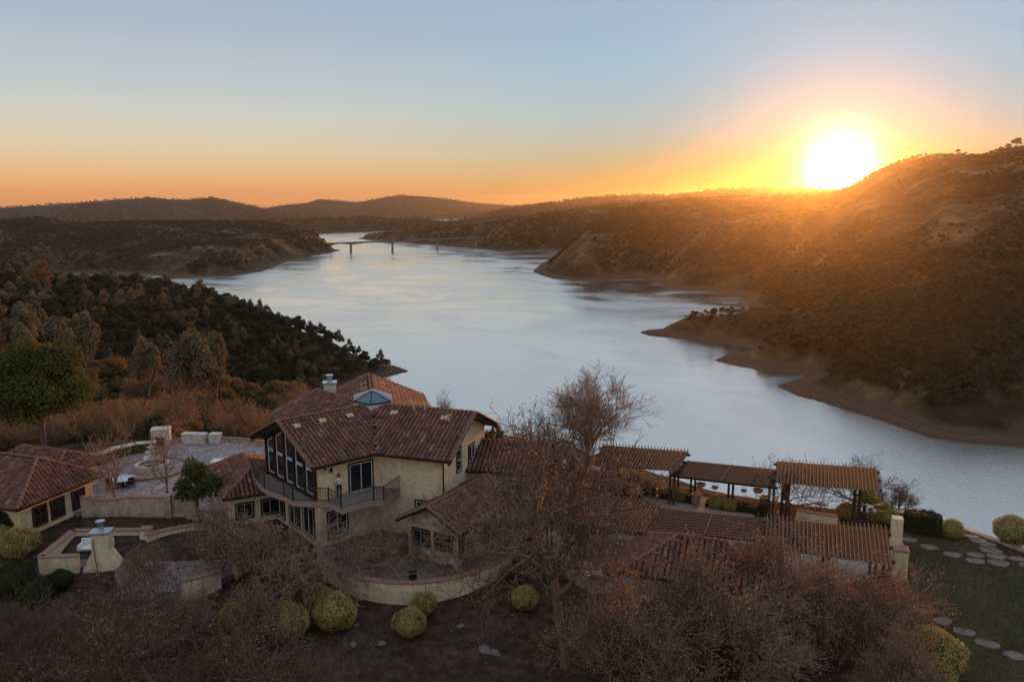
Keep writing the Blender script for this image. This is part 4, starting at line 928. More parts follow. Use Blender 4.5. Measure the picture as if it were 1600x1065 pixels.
# lawn and stepping stones
def on_ground(px, py, z=0):
    for _ in range(6): p = P(px, py, z); z = tz(p.x, p.y)
    return Vector((p.x, p.y, z))
LAWN = [(16, 33), (22, 30), (50, 28), (44, 43.5), (37, 51.5), (33.6, 55.8), (30, 58), (26.5, 54), (25.5, 49.5), (23, 45), (20.5, 40)]
gx, gy = np.meshgrid(np.arange(14, 50, .4), np.arange(27, 60, .4)); gzv = terrain(gx, gy) + .05
ii = np.arange(gx.size).reshape(gx.shape); f4 = np.stack([ii[:-1, :-1], ii[:-1, 1:], ii[1:, 1:], ii[1:, :-1]], -1).reshape(-1, 4)
cx_ = gx.ravel()[f4].mean(1); cy_ = gy.ravel()[f4].mean(1); f4 = f4[inside(cx_, cy_, LAWN)]
M['lawn'] = mat('lawn', [(.030, .027, .010), (.050, .044, .016), (.072, .056, .024), (.095, .068, .034)], 1.0, .35, .8, 12, detail=9, spread=(.3, .72))
lw_ = link(bpy.data.objects.new('lawn', np_mesh('lawn', np.stack([gx, gy, gzv], -1).reshape(-1, 3), f4, M['lawn'], smooth=True))); tag(lw_, 'dark green winter lawn on the right', None, None, 'structure')
sp_ = empty('garden_path', (30, 50, 0), None, None); tag(sp_, 'path of flat stepping stones crossing the lawn', None, None, 'structure')
for px, py, wpx in ((1419, 844, 28), (1452, 855.5, 27), (1487, 867, 27), (1523, 877, 29), (1524, 868, 24), (1558.5, 880, 31), (1557, 870, 28), (1590, 874.5, 24), (1604, 884, 24), (1546.6, 860.5, 30), (1543, 851.5, 27), (1527, 845, 24), (1517, 838.5, 22),
                    (1407, 943, 26), (1439, 956, 25), (1472, 971, 29), (1505.5, 988, 31), (1542, 1007, 32), (1587, 1026, 32), (1636, 1048, 33)):
    p = on_ground(px, py); dist = math.hypot(p.x, p.y); r = wpx * dist / FPX / 2; n_ = 9; rr = [random.uniform(.80, 1.10) for _ in range(n_)]; al = random.uniform(-.3, .1)
    pts = [(p.x + r * rr[i] * math.cos(2 * math.pi * i / n_) * 1.0, p.y + r * .78 * rr[(i + 2) % n_] * math.sin(2 * math.pi * i / n_ + al)) for i in range(n_)]
    b = MB(); b.prism(pts, p.z - .1, p.z + .10); b.build('stone', M['flagstone'], sp_)

# ------------------------------------------------------------------ the bridge
br = empty('road_bridge', P(650, 390, LAKE), 'long concrete road bridge on four tall piers across the far arm', 'bridge')
deckp = [(505, 380.5, 2790), (516, 380.2, 2760), (548, 379.0, 2718), (613, 376.6, 2770), (683, 373.8, 2850), (744, 371.2, 2940), (790, 369.5, 3020)]
dp = [PD(*t_) for t_ in deckp]
b = MB()
for i in range(len(dp) - 1): b.beam(dp[i], dp[i + 1], 13, 2.2)
b.build('deck', M['bridge'], br)
b = MB()
for i in range(len(dp) - 1):
    a, c = dp[i], dp[i + 1]; n_ = 8
    for j in range(n_):
        t0, t1 = j / n_, (j + 1) / n_; h = 1.2 + 5.0 * abs(2 * (t0 + t1) / 2 - 1) ** 1.8
        p0, p1 = a.lerp(c, t0), a.lerp(c, t1); b.beam(p0 - Vector((0, 0, 1.1 + h / 2)), p1 - Vector((0, 0, 1.1 + h / 2)), 8, h)
b.build('girder', M['bridge'], br)
for i in (1, 2, 3, 4, 5):
    b = MB(); z0 = LAKE - 6; b.box((dp[i].x, dp[i].y, (z0 + dp[i].z - 4) / 2), (7.5, 6, dp[i].z - 4 - z0), .1); b.build('pier', M['bridge'], br)
for s_ in (-1, 1):
    b = MB()
    for i in range(len(dp) - 1):
        off = Vector((0, 0, 1)).cross((dp[i + 1] - dp[i]).normalized()) * 6.3 * s_; b.beam(dp[i] + off + Vector((0, 0, 1.6)), dp[i + 1] + off + Vector((0, 0, 1.6)), .4, 1.0)
    b.build('parapet_rail', M['bridge'], br)

# small far things on the left
p = P(20, 444, -60); p = PD(22, 441, 820); z0 = tz(p.x, p.y)
fh = empty('far_house', (p.x, p.y, z0), 'pale low house among the trees at the far left edge', 'house', rz=.3)
b = MB(); b.box((0, 0, 2.5), (22, 9, 9)); lchild(b.build('wall', M['stucco_old']), fh)
b = MB(); b.add([(-12, -5.5, 7), (12, -5.5, 7), (12, 5.5, 7), (-12, 5.5, 7), (-9, 0, 9.4), (9, 0, 9.4)], [(0, 1, 5, 4), (2, 3, 4, 5), (1, 2, 5), (3, 0, 4), (3, 2, 1, 0)]); lchild(b.build('roof', M['rock']), fh)


# ------------------------------------------------------------------ vegetation
def tube_batch(S, k):
    """S: array (n,8) p0 xyz, p1 xyz, r0, r1 -> verts, quads"""
    S = np.asarray(S, float); p0, p1, r0, r1 = S[:, :3], S[:, 3:6], S[:, 6], S[:, 7]; d = p1 - p0; d /= np.linalg.norm(d, axis=1, keepdims=True) + 1e-9
    ref = np.where(np.abs(d[:, 2:3]) > .9, np.array([[1., 0, 0]]), np.array([[0, 0, 1.]])); a = np.cross(d, ref); a /= np.linalg.norm(a, axis=1, keepdims=True) + 1e-9; b = np.cross(d, a)
    an = np.arange(k) * 2 * np.pi / k; c, s = np.cos(an), np.sin(an); off = a[:, None] * c[None, :, None] + b[:, None] * s[None, :, None]
    V = np.concatenate([p0[:, None] + off * r0[:, None, None], p1[:, None] + off * r1[:, None, None]], 1).reshape(-1, 3)
    j = np.arange(k); q = np.stack([j, (j + 1) % k, k + (j + 1) % k, k + j], -1); F = (q[None] + (np.arange(len(S)) * 2 * k)[:, None, None]).reshape(-1, 4)
    return V, F
def leaf_quads(C, size, flat=0.0, jit=.4, nrm=None):
    """one bent-free quad per centre, random facing"""
    n = len(C); d = rng.normal(size=(n, 3)) if nrm is None else nrm + rng.normal(size=(n, 3)) * .55
    d[:, 2] += flat; d /= np.linalg.norm(d, axis=1, keepdims=True); r = rng.normal(size=(n, 3)); a = np.cross(d, r); a /= np.linalg.norm(a, axis=1, keepdims=True); b = np.cross(d, a)
    s = size * rng.uniform(1 - jit, 1 + jit, (n, 1)) / 2; e = rng.uniform(.55, 1, (n, 1))
    V = np.stack([C - a * s, C - b * s * e, C + a * s, C + b * s * e], 1).reshape(-1, 3); F = np.arange(4 * n).reshape(n, 4); return V, F
def join(parts):
    Vs, Fs, mi, o = [], [], [], 0
    for i, (V, F) in enumerate(parts): Vs.append(V); Fs.append(F + o); mi.append(np.full(len(F), i)); o += len(V)
    return np.concatenate(Vs), np.concatenate(Fs), np.concatenate(mi)
def skeleton(seed, H, spread, trunk_h, lean=0.0, kids=(6, 6, 5, 5, 3), r0=.22, gnarl=.25, up=.12, ratio=.62):
    rd = random.Random(seed); segs = {i: [] for i in range(7)}; tips = []
    def nv(s): return Vector((rd.gauss(0, s), rd.gauss(0, s), rd.gauss(0, s)))
    def grow(p, d, L, r, lev):
        n = 5 if lev < 2 else (4 if lev < 4 else 2); pts = [(p, r, d)]; rt = r * (.55 if lev else .7)
        for i in range(n):
            d = (d + nv(gnarl * (.5 if lev == 0 else 1)) + Vector((0, 0, up if lev else .05))).normalized(); q = p + d * (L / n); ra, rb = r + (rt - r) * i / n, r + (rt - r) * (i + 1) / n
            segs[lev].append((*p, *q, max(ra, .010), max(rb, .009))); p = q; pts.append((p, rb, d))
        if lev >= len(kids): tips.append(p); return
        k = kids[lev]
        for c in range(k):
            if lev == 0: i = n if c < k - 1 else n - 1
            else: i = min(n, max(1, int(round(n * (.25 + .75 * (c + rd.random()) / k)))))
            q, rr, dd = pts[i]; ax = dd.cross(nv(1)); ax = ax.normalized() if ax.length > .01 else Vector((1, 0, 0))
            an = rd.uniform(.45, .95) if lev else rd.uniform(.3, 1.0) * spread
            if lev == 0: phi = 2 * math.pi * (c + rd.random() * .6) / k; nd = Vector((math.cos(phi) * math.sin(an), math.sin(phi) * math.sin(an), math.cos(an)))
            else: nd = (Matrix.Rotation(an, 3, ax) @ dd)
            Lk = (H - trunk_h) * rd.uniform(.5, .75) if lev == 0 else L * rd.uniform(ratio - .15, ratio + .12)
            grow(q, nd, Lk, rr * rd.uniform(.5, .72), lev + 1)
    grow(Vector((0, 0, -.3)), Vector((lean, 0, 1)).normalized(), trunk_h + .3, r0, 0)
    return segs, np.array([tuple(t) for t in tips])
def bare_tree_mesh(seed, bark='bark', twig='twig', leaf=None, leaf_n=0, leaf_s=.1, twmin=None, **k):
    segs, tips = skeleton(seed, **k)
    big = segs[0] + segs[1]; V, F = tube_batch(big, 7); tm = np_mesh('trunk', V, F, M[bark], smooth=True)
    parts = [tube_batch(segs[2], 4)]
    fine = segs[3] + segs[4] + segs[5]; fine = np.array(fine)
    if twmin: fine[:, 6:] = np.maximum(fine[:, 6:], twmin)
    parts.append(tube_batch(fine, 3)); mats = [M[bark], M[twig]]
    if leaf and leaf_n:
        c = tips[rng.integers(0, len(tips), leaf_n)] + rng.normal(0, .16, (leaf_n, 3)); parts.append(leaf_quads(c, leaf_s)); mats.append(M[leaf])
    V, F, mi = join(parts)
    return tm, np_mesh('crown', V, F, mats, midx=mi), float(tips[:, 2].max())
def tree_obj(name, tm, cm, loc, label, group=None, rz=0, sc=1.0, cat='tree'):
    r = empty(name, loc, label, cat, group, rz); r.scale = (sc,) * 3 if not hasattr(sc, '__len__') else sc
    if tm: lchild(link(bpy.data.objects.new('trunk', tm)), r)
    lchild(link(bpy.data.objects.new('crown', cm)), r); return r
def crown_mesh(seed, lobes, n, size, m, rad=(1, 1, .8), stem=None, lobe_r=.42, core=False):
    """foliage: leaf faces on the shells of many small lobes set through the crown's volume"""
    rd = np.random.default_rng(seed); th = rd.uniform(0, 2 * np.pi, lobes); zz_ = rd.uniform(-.35, 1, lobes); rr = np.sqrt(np.clip(1 - zz_ ** 2, .05, 1)) * rd.uniform(.45, 1, lobes)
    LC = np.stack([rr * np.cos(th), rr * np.sin(th), zz_ * rd.uniform(.6, 1, lobes)], -1) * (1 - lobe_r * .7); lr = rd.uniform(.6, 1.15, lobes) * lobe_r
    w_ = lr ** 2; k = rd.choice(lobes, n, p=w_ / w_.sum()); dv = rd.normal(size=(n, 3)); dv /= np.linalg.norm(dv, axis=1, keepdims=True); dv[:, 2] = np.where(dv[:, 2] < -.2, -dv[:, 2] * .6, dv[:, 2])
    C = (LC[k] + dv * (lr[k] * rd.uniform(.72, 1.08, n))[:, None]) * np.array(rad)
    V, F = leaf_quads(C, size, nrm=dv * 1.0); return V, F

# --- bare trees of the garden
wide = dict(H=6.4, spread=1.15, trunk_h=1.5, r0=.20, gnarl=.28, up=.10)
P_wide = [bare_tree_mesh(s, leaf='dead_leaf', leaf_n=6500, leaf_s=.095, twmin=.016, kids=(8, 6, 5, 4, 3), **wide) for s in (11, 12)]
P_thin = bare_tree_mesh(81, twig='twig_dark', leaf='dead_leaf', leaf_n=900, leaf_s=.12, twmin=.014, H=6.8, spread=1.1, trunk_h=1.7, r0=.22, gnarl=.30, up=.08, kids=(6, 5, 4, 3, 3))
P_twiggy = bare_tree_mesh(91, twig='twig_pale', leaf='dead_leaf_dim', leaf_n=500, leaf_s=.1, twmin=.012, H=4.2, spread=1.25, trunk_h=.7, r0=.10, gnarl=.4, up=.04, kids=(7, 5, 4, 3, 2))
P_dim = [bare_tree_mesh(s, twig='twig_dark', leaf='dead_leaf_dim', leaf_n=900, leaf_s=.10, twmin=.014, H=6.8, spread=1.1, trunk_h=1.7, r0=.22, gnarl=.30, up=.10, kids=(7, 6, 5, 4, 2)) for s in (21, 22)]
P_leafy = bare_tree_mesh(31, leaf='dead_leaf', leaf_n=1900, leaf_s=.12, twmin=.013, H=4.2, spread=1.1, trunk_h=.9, r0=.12, gnarl=.3, up=.12, kids=(6, 5, 5, 4, 2))
P_sparse = bare_tree_mesh(71, bark='bark_pale', twig='twig_pale', twmin=.013, H=6.5, spread=1.0, trunk_h=1.6, r0=.17, gnarl=.22, up=.12, kids=(5, 5, 4, 3, 2))
big = bare_tree_mesh(41, bark='bark_pale', twig='twig_pale', leaf='dead_leaf', leaf_n=900, leaf_s=.10, twmin=.014, H=12.0, spread=.9, trunk_h=3.0, r0=.27, gnarl=.19, up=.13, kids=(9, 8, 6, 5, 3), ratio=.52)
gnarly = bare_tree_mesh(52, bark='bark', twig='twig_dark', leaf='dead_leaf', leaf_n=2600, leaf_s=.11, twmin=.015, H=14.5, spread=.9, trunk_h=5.0, lean=-.12, r0=.34, gnarl=.30, up=.07, kids=(8, 6, 4, 4, 2), ratio=.58)
def tall(proto, px, py_base, py_top, name, label, z=None, rz=0, wide=1.0, group=None, cat='tree'):
    p = on_ground(px, py_base) if z is None else P(px, py_base, z)
    # height from the picture rows of foot and top
    dist = math.hypot(p.x, p.y); d = ray(px, py_top); zt = EYE + d.z * dist / math.hypot(d.x, d.y); s = (zt - p.z) / proto[2]
    return tree_obj(name, proto[0], proto[1], p, label, group, rz, (s * wide, s * wide, s), cat)
tall(big, 920, 752, 556, 'bare_tree', 'tall bare tree with fine pale twigs against the lake, left of the pergolas', z=0, rz=3.6, wide=1.3)
tall(P_thin, 842, 770, 610, 'bare_tree', 'crooked bare tree against the lake left of the tall pale one', z=0, rz=2.0, wide=1.0)
tall(gnarly, 884, 1040, 612, 'bare_oak', 'gnarled bare oak rising from the dark foreground in front of the east wing', rz=.4, wide=.82)
G1 = 'dense brown twiggy trees in the right foreground'
for px, pb, pt, w_, rz, lb in ((1060, 1045, 835, .95, .3, 'brown twiggy tree overlapping the left half of the cabana roof'), (1215, 1000, 800, .9, 1.9, 'brown twiggy tree in front of the plank covered pergola'),
        (1312, 1035, 838, .85, 3.1, 'brown twiggy tree in front of the near right pergola'), (1180, 1110, 905, 1.25, 4.4, 'lowest brown twiggy tree at the bottom edge below the cabana'),
        (990, 1120, 905, 1.1, 5.2, 'brown twiggy tree at the bottom edge, right of the gnarled oak'), (1392, 1000, 876, .75, .9, 'small brown twiggy tree at the lawn edge by the stepping stones'),
        (1385, 1130, 962, .85, 2.6, 'rightmost brown twiggy tree at the bottom edge beside the lawn')):
    tall(P_wide[int(rz * 10) % 2], px, pb, pt, 'bare_tree', lb, rz=rz, wide=w_, group=G1)
G2 = 'bare dark trees in the left foreground'
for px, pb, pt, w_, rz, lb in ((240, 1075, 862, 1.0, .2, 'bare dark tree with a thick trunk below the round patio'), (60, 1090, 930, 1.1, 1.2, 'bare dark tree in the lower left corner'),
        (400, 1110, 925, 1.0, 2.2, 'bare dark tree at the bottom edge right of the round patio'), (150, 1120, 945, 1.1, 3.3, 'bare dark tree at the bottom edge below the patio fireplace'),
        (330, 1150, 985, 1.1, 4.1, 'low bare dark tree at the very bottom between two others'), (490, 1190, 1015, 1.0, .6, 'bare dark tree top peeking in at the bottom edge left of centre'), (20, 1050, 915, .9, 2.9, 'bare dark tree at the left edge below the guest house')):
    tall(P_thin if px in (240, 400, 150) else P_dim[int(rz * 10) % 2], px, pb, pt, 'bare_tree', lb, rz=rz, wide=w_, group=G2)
tall(P_sparse, 185, 790, 640, 'bare_tree', 'leaning bare tree between guest house and fountain', z=.2, rz=1.1, wide=.85)
tall(P_sparse, 262, 778, 645, 'bare_tree', 'forked bare tree with sunlit trunk right of the fountain', z=.2, rz=.3, wide=.8)
for px, pb, pt, w_, rz, lb in ((345, 900, 782, 1.0, .3, 'small tree with rusty leaves left below the balcony'), (425, 925, 800, 1.0, 1.5, 'small tree with rusty leaves directly below the balcony corner'), (232, 925, 842, .8, 2.5, 'small tree with rusty leaves over the round patio'),
                               (395, 1000, 900, .9, 4.0, 'small tree with rusty leaves above the clipped shrubs'), (300, 1000, 915, 1.0, 3.0, 'small tree with rusty leaves below the seat wall')):
    tall(P_leafy, px, pb, pt, 'small_tree', lb, rz=rz, wide=w_, group='small rusty leaved trees round the lower patios')
for px, pb, pt, w_, rz, m_, lb in ((555, 888, 800, 1.15, .3, 0, 'tangle of bare vine stems below the balcony'), (480, 920, 835, 1.2, 1.3, 1, 'bare shrub against the wall below the balcony curve'), (735, 850, 735, 1.2, 2.2, 0, 'bare vine climbing over the porch wing roof'),
                                   (800, 830, 700, 1.1, 3.9, 1, 'bare tree between porch wing and near pergola'), (600, 866, 800, 1.1, 1.7, 1, 'tangled grey bare shrub below the middle of the balcony'), (648, 865, 815, .9, 2.6, 0, 'bare shrub below the right corner of the balcony'), (770, 880, 775, 1.2, .9, 0, 'bare shrub at the right side of the porch wing'), (1235, 800, 700, .75, .5, 0, 'dry vine heaped on the left end of the far right pergola')):
    tall(P_twiggy, px, pb, pt, 'bare_shrub', lb, rz=rz, wide=w_, z=0, cat='shrub')
tall(P_dim[0], 1345, 806, 708, 'bare_tree', 'round bare tree behind the far right pergola', z=-4, rz=2.0, wide=1.1)
tall(P_dim[1], 1400, 815, 740, 'bare_tree', 'bare tree just right of the far right pergola against the lake', z=-4, rz=.8, wide=1.2)
tall(P_dim[1], 690, 690, 608, 'bare_tree', 'small bare tree behind the rear roof against the lake', z=-4, rz=2.8, wide=.9)

# --- clipped shrubs, hedges, evergreens
def ball_mesh(seed, n, size, m, sq=.88):
    rd = np.random.default_rng(seed); d = rd.normal(size=(n, 3)); d /= np.linalg.norm(d, axis=1, keepdims=True); rr = 1 + .10 * np.sin(d[:, 0] * 5 + seed) * np.cos(d[:, 1] * 4) + .04 * np.sin(d[:, 2] * 9 + d[:, 0] * 7) + rd.uniform(-.09, .08, n)
    V, F = leaf_quads(d * rr[:, None] * np.array([1, 1, sq]), size, nrm=d)
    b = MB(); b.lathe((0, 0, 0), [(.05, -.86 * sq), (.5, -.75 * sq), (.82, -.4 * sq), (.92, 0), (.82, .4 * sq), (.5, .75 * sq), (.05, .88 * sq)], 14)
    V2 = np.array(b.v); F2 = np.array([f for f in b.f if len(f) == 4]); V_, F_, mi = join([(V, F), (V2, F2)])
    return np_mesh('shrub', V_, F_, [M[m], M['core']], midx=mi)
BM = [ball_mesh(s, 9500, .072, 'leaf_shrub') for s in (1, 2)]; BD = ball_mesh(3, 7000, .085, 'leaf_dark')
def ball(px, py, rpx, label, dark=False, z=None, sz=1.0, group='round clipped shrubs', name='clipped_shrub', mesh=None, cat='shrub', sink=.75):
    p = on_ground(px, py + rpx * .8) if z is None else P(px, py + rpx * .8, z)
    r = rpx * math.hypot(p.x, p.y) / FPX
    o = link(bpy.data.objects.new(name, mesh or (BD if dark else BM[int(px) % 2]))); o.location = (p.x, p.y, p.z + r * sink); o.scale = (r, r, r * sz); o.rotation_euler = (0, 0, px)
    return tag(o, label, cat, group)
for a in ((525, 950, 33, 'largest yellow green clipped ball shrub, left of the retaining wall'), (450, 965, 32, 'round clipped shrub half veiled by rusty twigs, left of the largest ball'), (497, 928, 22, 'clipped shrub tucked behind the largest ball shrub'),
          (640, 968, 26, 'round ball shrub standing in front of the middle of the retaining wall'), (661, 940, 21, 'ball shrub against the retaining wall with a sunlit right edge'), (820, 930, 22, 'sunlit ball shrub left of the gnarled oak trunk'),
          (366, 957, 20, 'lone clipped shrub below the seat wall of the round patio'), (33, 847, 23, 'clipped ball shrub at the corner of the guest house'), (1452, 1020, 44, 'big rounded green shrub at the bottom right beside the lawn')): ball(*a)
ball(4, 838, 17, 'clipped shrub cut by the left edge of the picture')
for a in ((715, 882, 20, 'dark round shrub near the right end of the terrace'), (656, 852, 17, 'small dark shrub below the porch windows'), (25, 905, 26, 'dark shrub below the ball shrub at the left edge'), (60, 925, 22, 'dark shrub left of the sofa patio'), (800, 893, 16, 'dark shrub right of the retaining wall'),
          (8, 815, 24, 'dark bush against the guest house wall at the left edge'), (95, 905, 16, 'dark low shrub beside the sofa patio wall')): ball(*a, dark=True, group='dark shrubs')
for a in ((1487, 826, 15, 'yellowish shrub right of the boxy hedge'), (1580, 828, 22, 'upright leafy shrub at the lawn edge against the lake'), (1322, 798, 15, 'clipped shrub left of the fan palms'), (990, 746, 11, 'clipped shrub growing out of the tall barrel planter'), (1010, 757, 10, 'loose shrub behind the barrel planter'), (966, 758, 9, 'little shrub in the squat planter'),
          (1040, 766, 9, 'small shrub behind the pergola post'), (1118, 783, 12, 'sunlit shrub behind the wooden barrel planter'), (1140, 788, 11, 'low shrub left of the two right baskets'), (1063, 775, 9, 'low shrub left of the wooden barrel planter'), (1387, 806, 13, 'small yellow shrub right of the fan palms'), (1598, 838, 10, 'low shrub at the right edge of the lawn')):
    ball(*a, z=0, group='shrubs along the terrace edge')
# boxy hedges
def hedge(name, label, a, b_, w_, h, m='leaf_dark', z=0.0, n=5200):
    a, b_ = Vector((*a[:2], 0)), Vector((*b_[:2], 0)); L_ = (b_ - a).length; rd = np.random.default_rng(int(L_ * 100))
    side = rd.integers(0, 5, n); u = rd.uniform(-1, 1, (n, 2)); C = np.zeros((n, 3)); Nn = np.zeros((n, 3)); hx, hy, hz_ = L_ / 2, w_ / 2, h / 2
    for s_, (ax, sg) in enumerate(((0, 1), (0, -1), (1, 1), (1, -1), (2, 1))):
        k = side == s_; o_ = [i for i in range(3) if i != ax]; hs = (hx, hy, hz_); C[k, ax] = sg * hs[ax]; C[k, o_[0]] = u[k, 0] * hs[o_[0]]; C[k, o_[1]] = u[k, 1] * hs[o_[1]]; Nn[k, ax] = sg
    e = np.abs(C / np.array([hx, hy, hz_])); C *= (1 - .10 * (e.prod(axis=1) > .55))[:, None]; C += rd.normal(0, .05, C.shape); C[:, 2] += hz_ + .06 * np.sin(C[:, 0] * 3)
    V, F = leaf_quads(C, .12, nrm=Nn); b = MB(); b.box((0, 0, hz_ * .95), (L_ * .93, w_ * .88, h * .9)); V_, F_, mi = join([(V, F), (np.array(b.v), np.array(b.f))])
    o = link(bpy.data.objects.new(name, np_mesh(name, V_, F_, [M[m], M['core']], midx=mi))); mid = (a + b_) / 2; o.location = (mid.x, mid.y, z); o.rotation_euler = (0, 0, math.atan2(b_.y - a.y, b_.x - a.x)); return tag(o, label, 'hedge')
hedge('hedge', 'boxy clipped hedge beside the lawn right of the stucco pillar', P(1412, 826, 0), P(1468, 836, 0), 1.6, 1.45)
hedge('hedge', 'low dark hedge along the terrace edge under the far pergolas', P(1008, 772, 0), P(1085, 785, 0), .8, .55, n=3500)
hedge('hedge', 'low sunlit hedge along the terrace edge right of the wooden barrel', P(1105, 790, 0), P(1190, 802, 0), .8, .5, n=3500)
hedge('hedge', 'low orange lit hedge on the slope behind the guest house', P(35, 700, 0), P(62, 700, 0), 1.2, 1.0, 'leaf_rust')
# fan palms
def fan_palm(px, py, r, label):
    p = P(px, py, 0); root = empty('fan_palm', (p.x, p.y, 0), label, 'palm', 'fan palms by the parapet')
    b = MB(); b.tube([(p.x, p.y, -.3), (p.x, p.y, .5 * r)], .13, 8); b.build('trunk', M['bark'], root)
    vs, fs = [], []
    for i in range(26):
        az_ = i * 2.4; el = R(-10 + 85 * (i / 26)); st = Vector((math.cos(az_) * math.cos(el), math.sin(az_) * math.cos(el), math.sin(el))); o0 = Vector((p.x, p.y, .5 * r)); c = o0 + st * r * .55
        sx = st.cross(Vector((0, 0, 1))).normalized(); uu = sx.cross(st)
        for j in range(9):
            t = R(-65 + 130 * j / 8); dj = st * math.cos(t) + sx * math.sin(t); tip = c + dj * r * .5 - Vector((0, 0, .12 * r)); w_ = sx * .035 * r if abs(t) < .8 else st * .035 * r; k = len(vs); vs += [tuple(c - w_), tuple(c + w_), tuple(tip + w_ * .2), tuple(tip - w_ * .2)]; fs.append((k, k + 1, k + 2, k + 3))
    lchild(link(bpy.data.objects.new('frond', np_mesh('frond', vs, fs, M['leaf_palm']))), root); bpy.data.objects[root.name].children
    fo = root.children[-1] if False else [c for c in root.children if c.name.startswith('frond')][0]; fo.matrix_parent_inverse = wmat(root).inverted(); fo['kind'] = 'stuff'
fan_palm(1360, 812, 1.5, 'bright fan palm in front, between the pergola and the clipped shrub'); fan_palm(1350, 800, 1.4, 'darker fan palm behind the bright one'); fan_palm(1385, 812, 1.0, 'small fan palm at the stucco pillar')

# evergreen trees with their own form
def ever(px, py_base, py_top, wpx, name, label, m, seed, lobes=26, n=9000, size=.16, z=None, flat=.8, low=.25, trunk=True, bark='bark', lobe_r=.36):
    p = on_ground(px, py_base) if z is None else P(px, py_base, z); dist = math.hypot(p.x, p.y); d = ray(px, py_top); zt = EYE + d.z * dist / math.hypot(d.x, d.y); H = zt - p.z; rw = wpx / 2 * dist / FPX
    root = empty(name, p, label, 'tree', None, seed); zc = H * (low + (1 - low) * .42); rz = (H - zc)
    V, F = crown_mesh(seed, lobes, n, size, m, (rw, rw, rz), lobe_r=lobe_r); V[:, 2] += zc; lchild(link(bpy.data.objects.new('crown', np_mesh('crown', V, F, M[m]))), root)
    segs, _ = skeleton(seed, H * .85, 1.0, H * .3, kids=(6, 4), r0=H * .022 + .05, gnarl=.15); V, F = tube_batch(segs[0] + segs[1] + segs[2], 6); lchild(link(bpy.data.objects.new('trunk', np_mesh('trunk', V, F, M[bark], smooth=True))), root); return root
ever(72, 712, 520, 160, 'pine_tree', 'large rounded dark green pine at the left edge above the courtyard', 'leaf_pine', 5, 75, 34000, .24, low=.08, lobe_r=.30)
ever(310, 812, 712, 72, 'magnolia_tree', 'glossy green leafy tree beside the garden wall, lit yellow on its right', 'leaf_pine', 6, 22, 6500, .17, z=0, low=.1)
ever(772, 745, 655, 46, 'evergreen_tree', 'small dark evergreen behind the east wing roof', 'leaf_dark', 7, 12, 3500, .14, z=-1, low=.1)
ever(880, 775, 690, 70, 'evergreen_tree', 'olive evergreen at the foot of the tall bare tree', 'leaf_dark', 8, 18, 5000, .15, z=0, low=.1)
ever(958, 780, 712, 40, 'evergreen_tree', 'rusty bush under the left end of the far pergola', 'leaf_rust', 9, 14, 3000, .12, z=0, low=.05)
ever(232, 640, 518, 52, 'grey_pine', 'pale grey pine with a domed top on the middle slope', 'leaf_grey', 10, 20, 5200, .42)
ever(303, 660, 512, 82, 'grey_pine', 'widest pale grey pine right of the domed one', 'leaf_grey', 11, 30, 8000, .42)
ever(340, 655, 518, 50, 'grey_pine', 'pale grey pine leaning against the right side of the widest one', 'leaf_grey', 12, 18, 4600, .42)
ever(140, 600, 480, 36, 'grey_pine', 'slim grey pine above the big dark pine', 'leaf_grey', 13, 16, 3600, .5)
ever(100, 590, 492, 46, 'grey_pine', 'dull grey pine left of the slim one', 'leaf_grey', 14, 16, 3600, .5)
ever(42, 560, 470, 48, 'grey_pine', 'rounded brown grey pine near the left edge', 'leaf_grey', 15, 16, 3600, .5)
ever(70, 480, 403, 36, 'bare_crowned_tree', 'reddish tree standing above the wood on the far left skyline', 'leaf_rust', 16, 14, 2600, .9)
ever(335, 500, 448, 14, 'oak_tree', 'small round oak standing clear of the wood against the lake', 'leaf_oak', 17, 8, 900, .9)

# --- the wooded slopes: shared crowns, individual trees near, one mass beyond
def proto(seed, m, n, size, h, r, lobes=14, lr=.4, th=.35):
    V, F = crown_mesh(seed, lobes, n, size, m, (r, r, h * .5), lobe_r=lr); V[:, 2] += h * (th + (1 - th) * .35); cm = np_mesh('crown', V, F, M[m])
    segs, _ = skeleton(seed, h * .8, 1.0, h * .35, kids=(5, 3), r0=.22, gnarl=.2); V, F = tube_batch(segs[0] + segs[1] + segs[2], 5); return np_mesh('trunk', V, F, M['bark']), cm
PR = {'oak': [proto(s, 'leaf_oak', 1500, .62, 8, 4.2) for s in (101, 102)] + [proto(103, 'leaf_olive', 1500, .62, 8, 4.2)], 'grey': [proto(s, 'leaf_grey', 1300, .55, 10, 3.2, th=.3) for s in (111, 112)],
      'rust': [proto(s, 'leaf_rust', 2400, .26, 4.2, 2.3, th=.1) for s in (121, 122, 123)], 'scrub': [proto(s, 'leaf_olive', 1800, .26, 3.0, 1.9, th=.05) for s in (131,)]}
bare_slope = bare_tree_mesh(61, bark='bark', twig='twig_pale', leaf='leaf_rust', leaf_n=2600, leaf_s=.16, twmin=.02, H=6.0, spread=1.0, trunk_h=1.2, r0=.14, gnarl=.25, up=.12, kids=(6, 5, 5, 4))
def visible(x, y, z):
    v = Vector((x, y, z - EYE)); dz = v.dot(FW)
    return dz > 5 and -60 < 800 + FPX * v.x / dz < 1660 and 532.5 - FPX * v.dot(UP) / dz < 1150
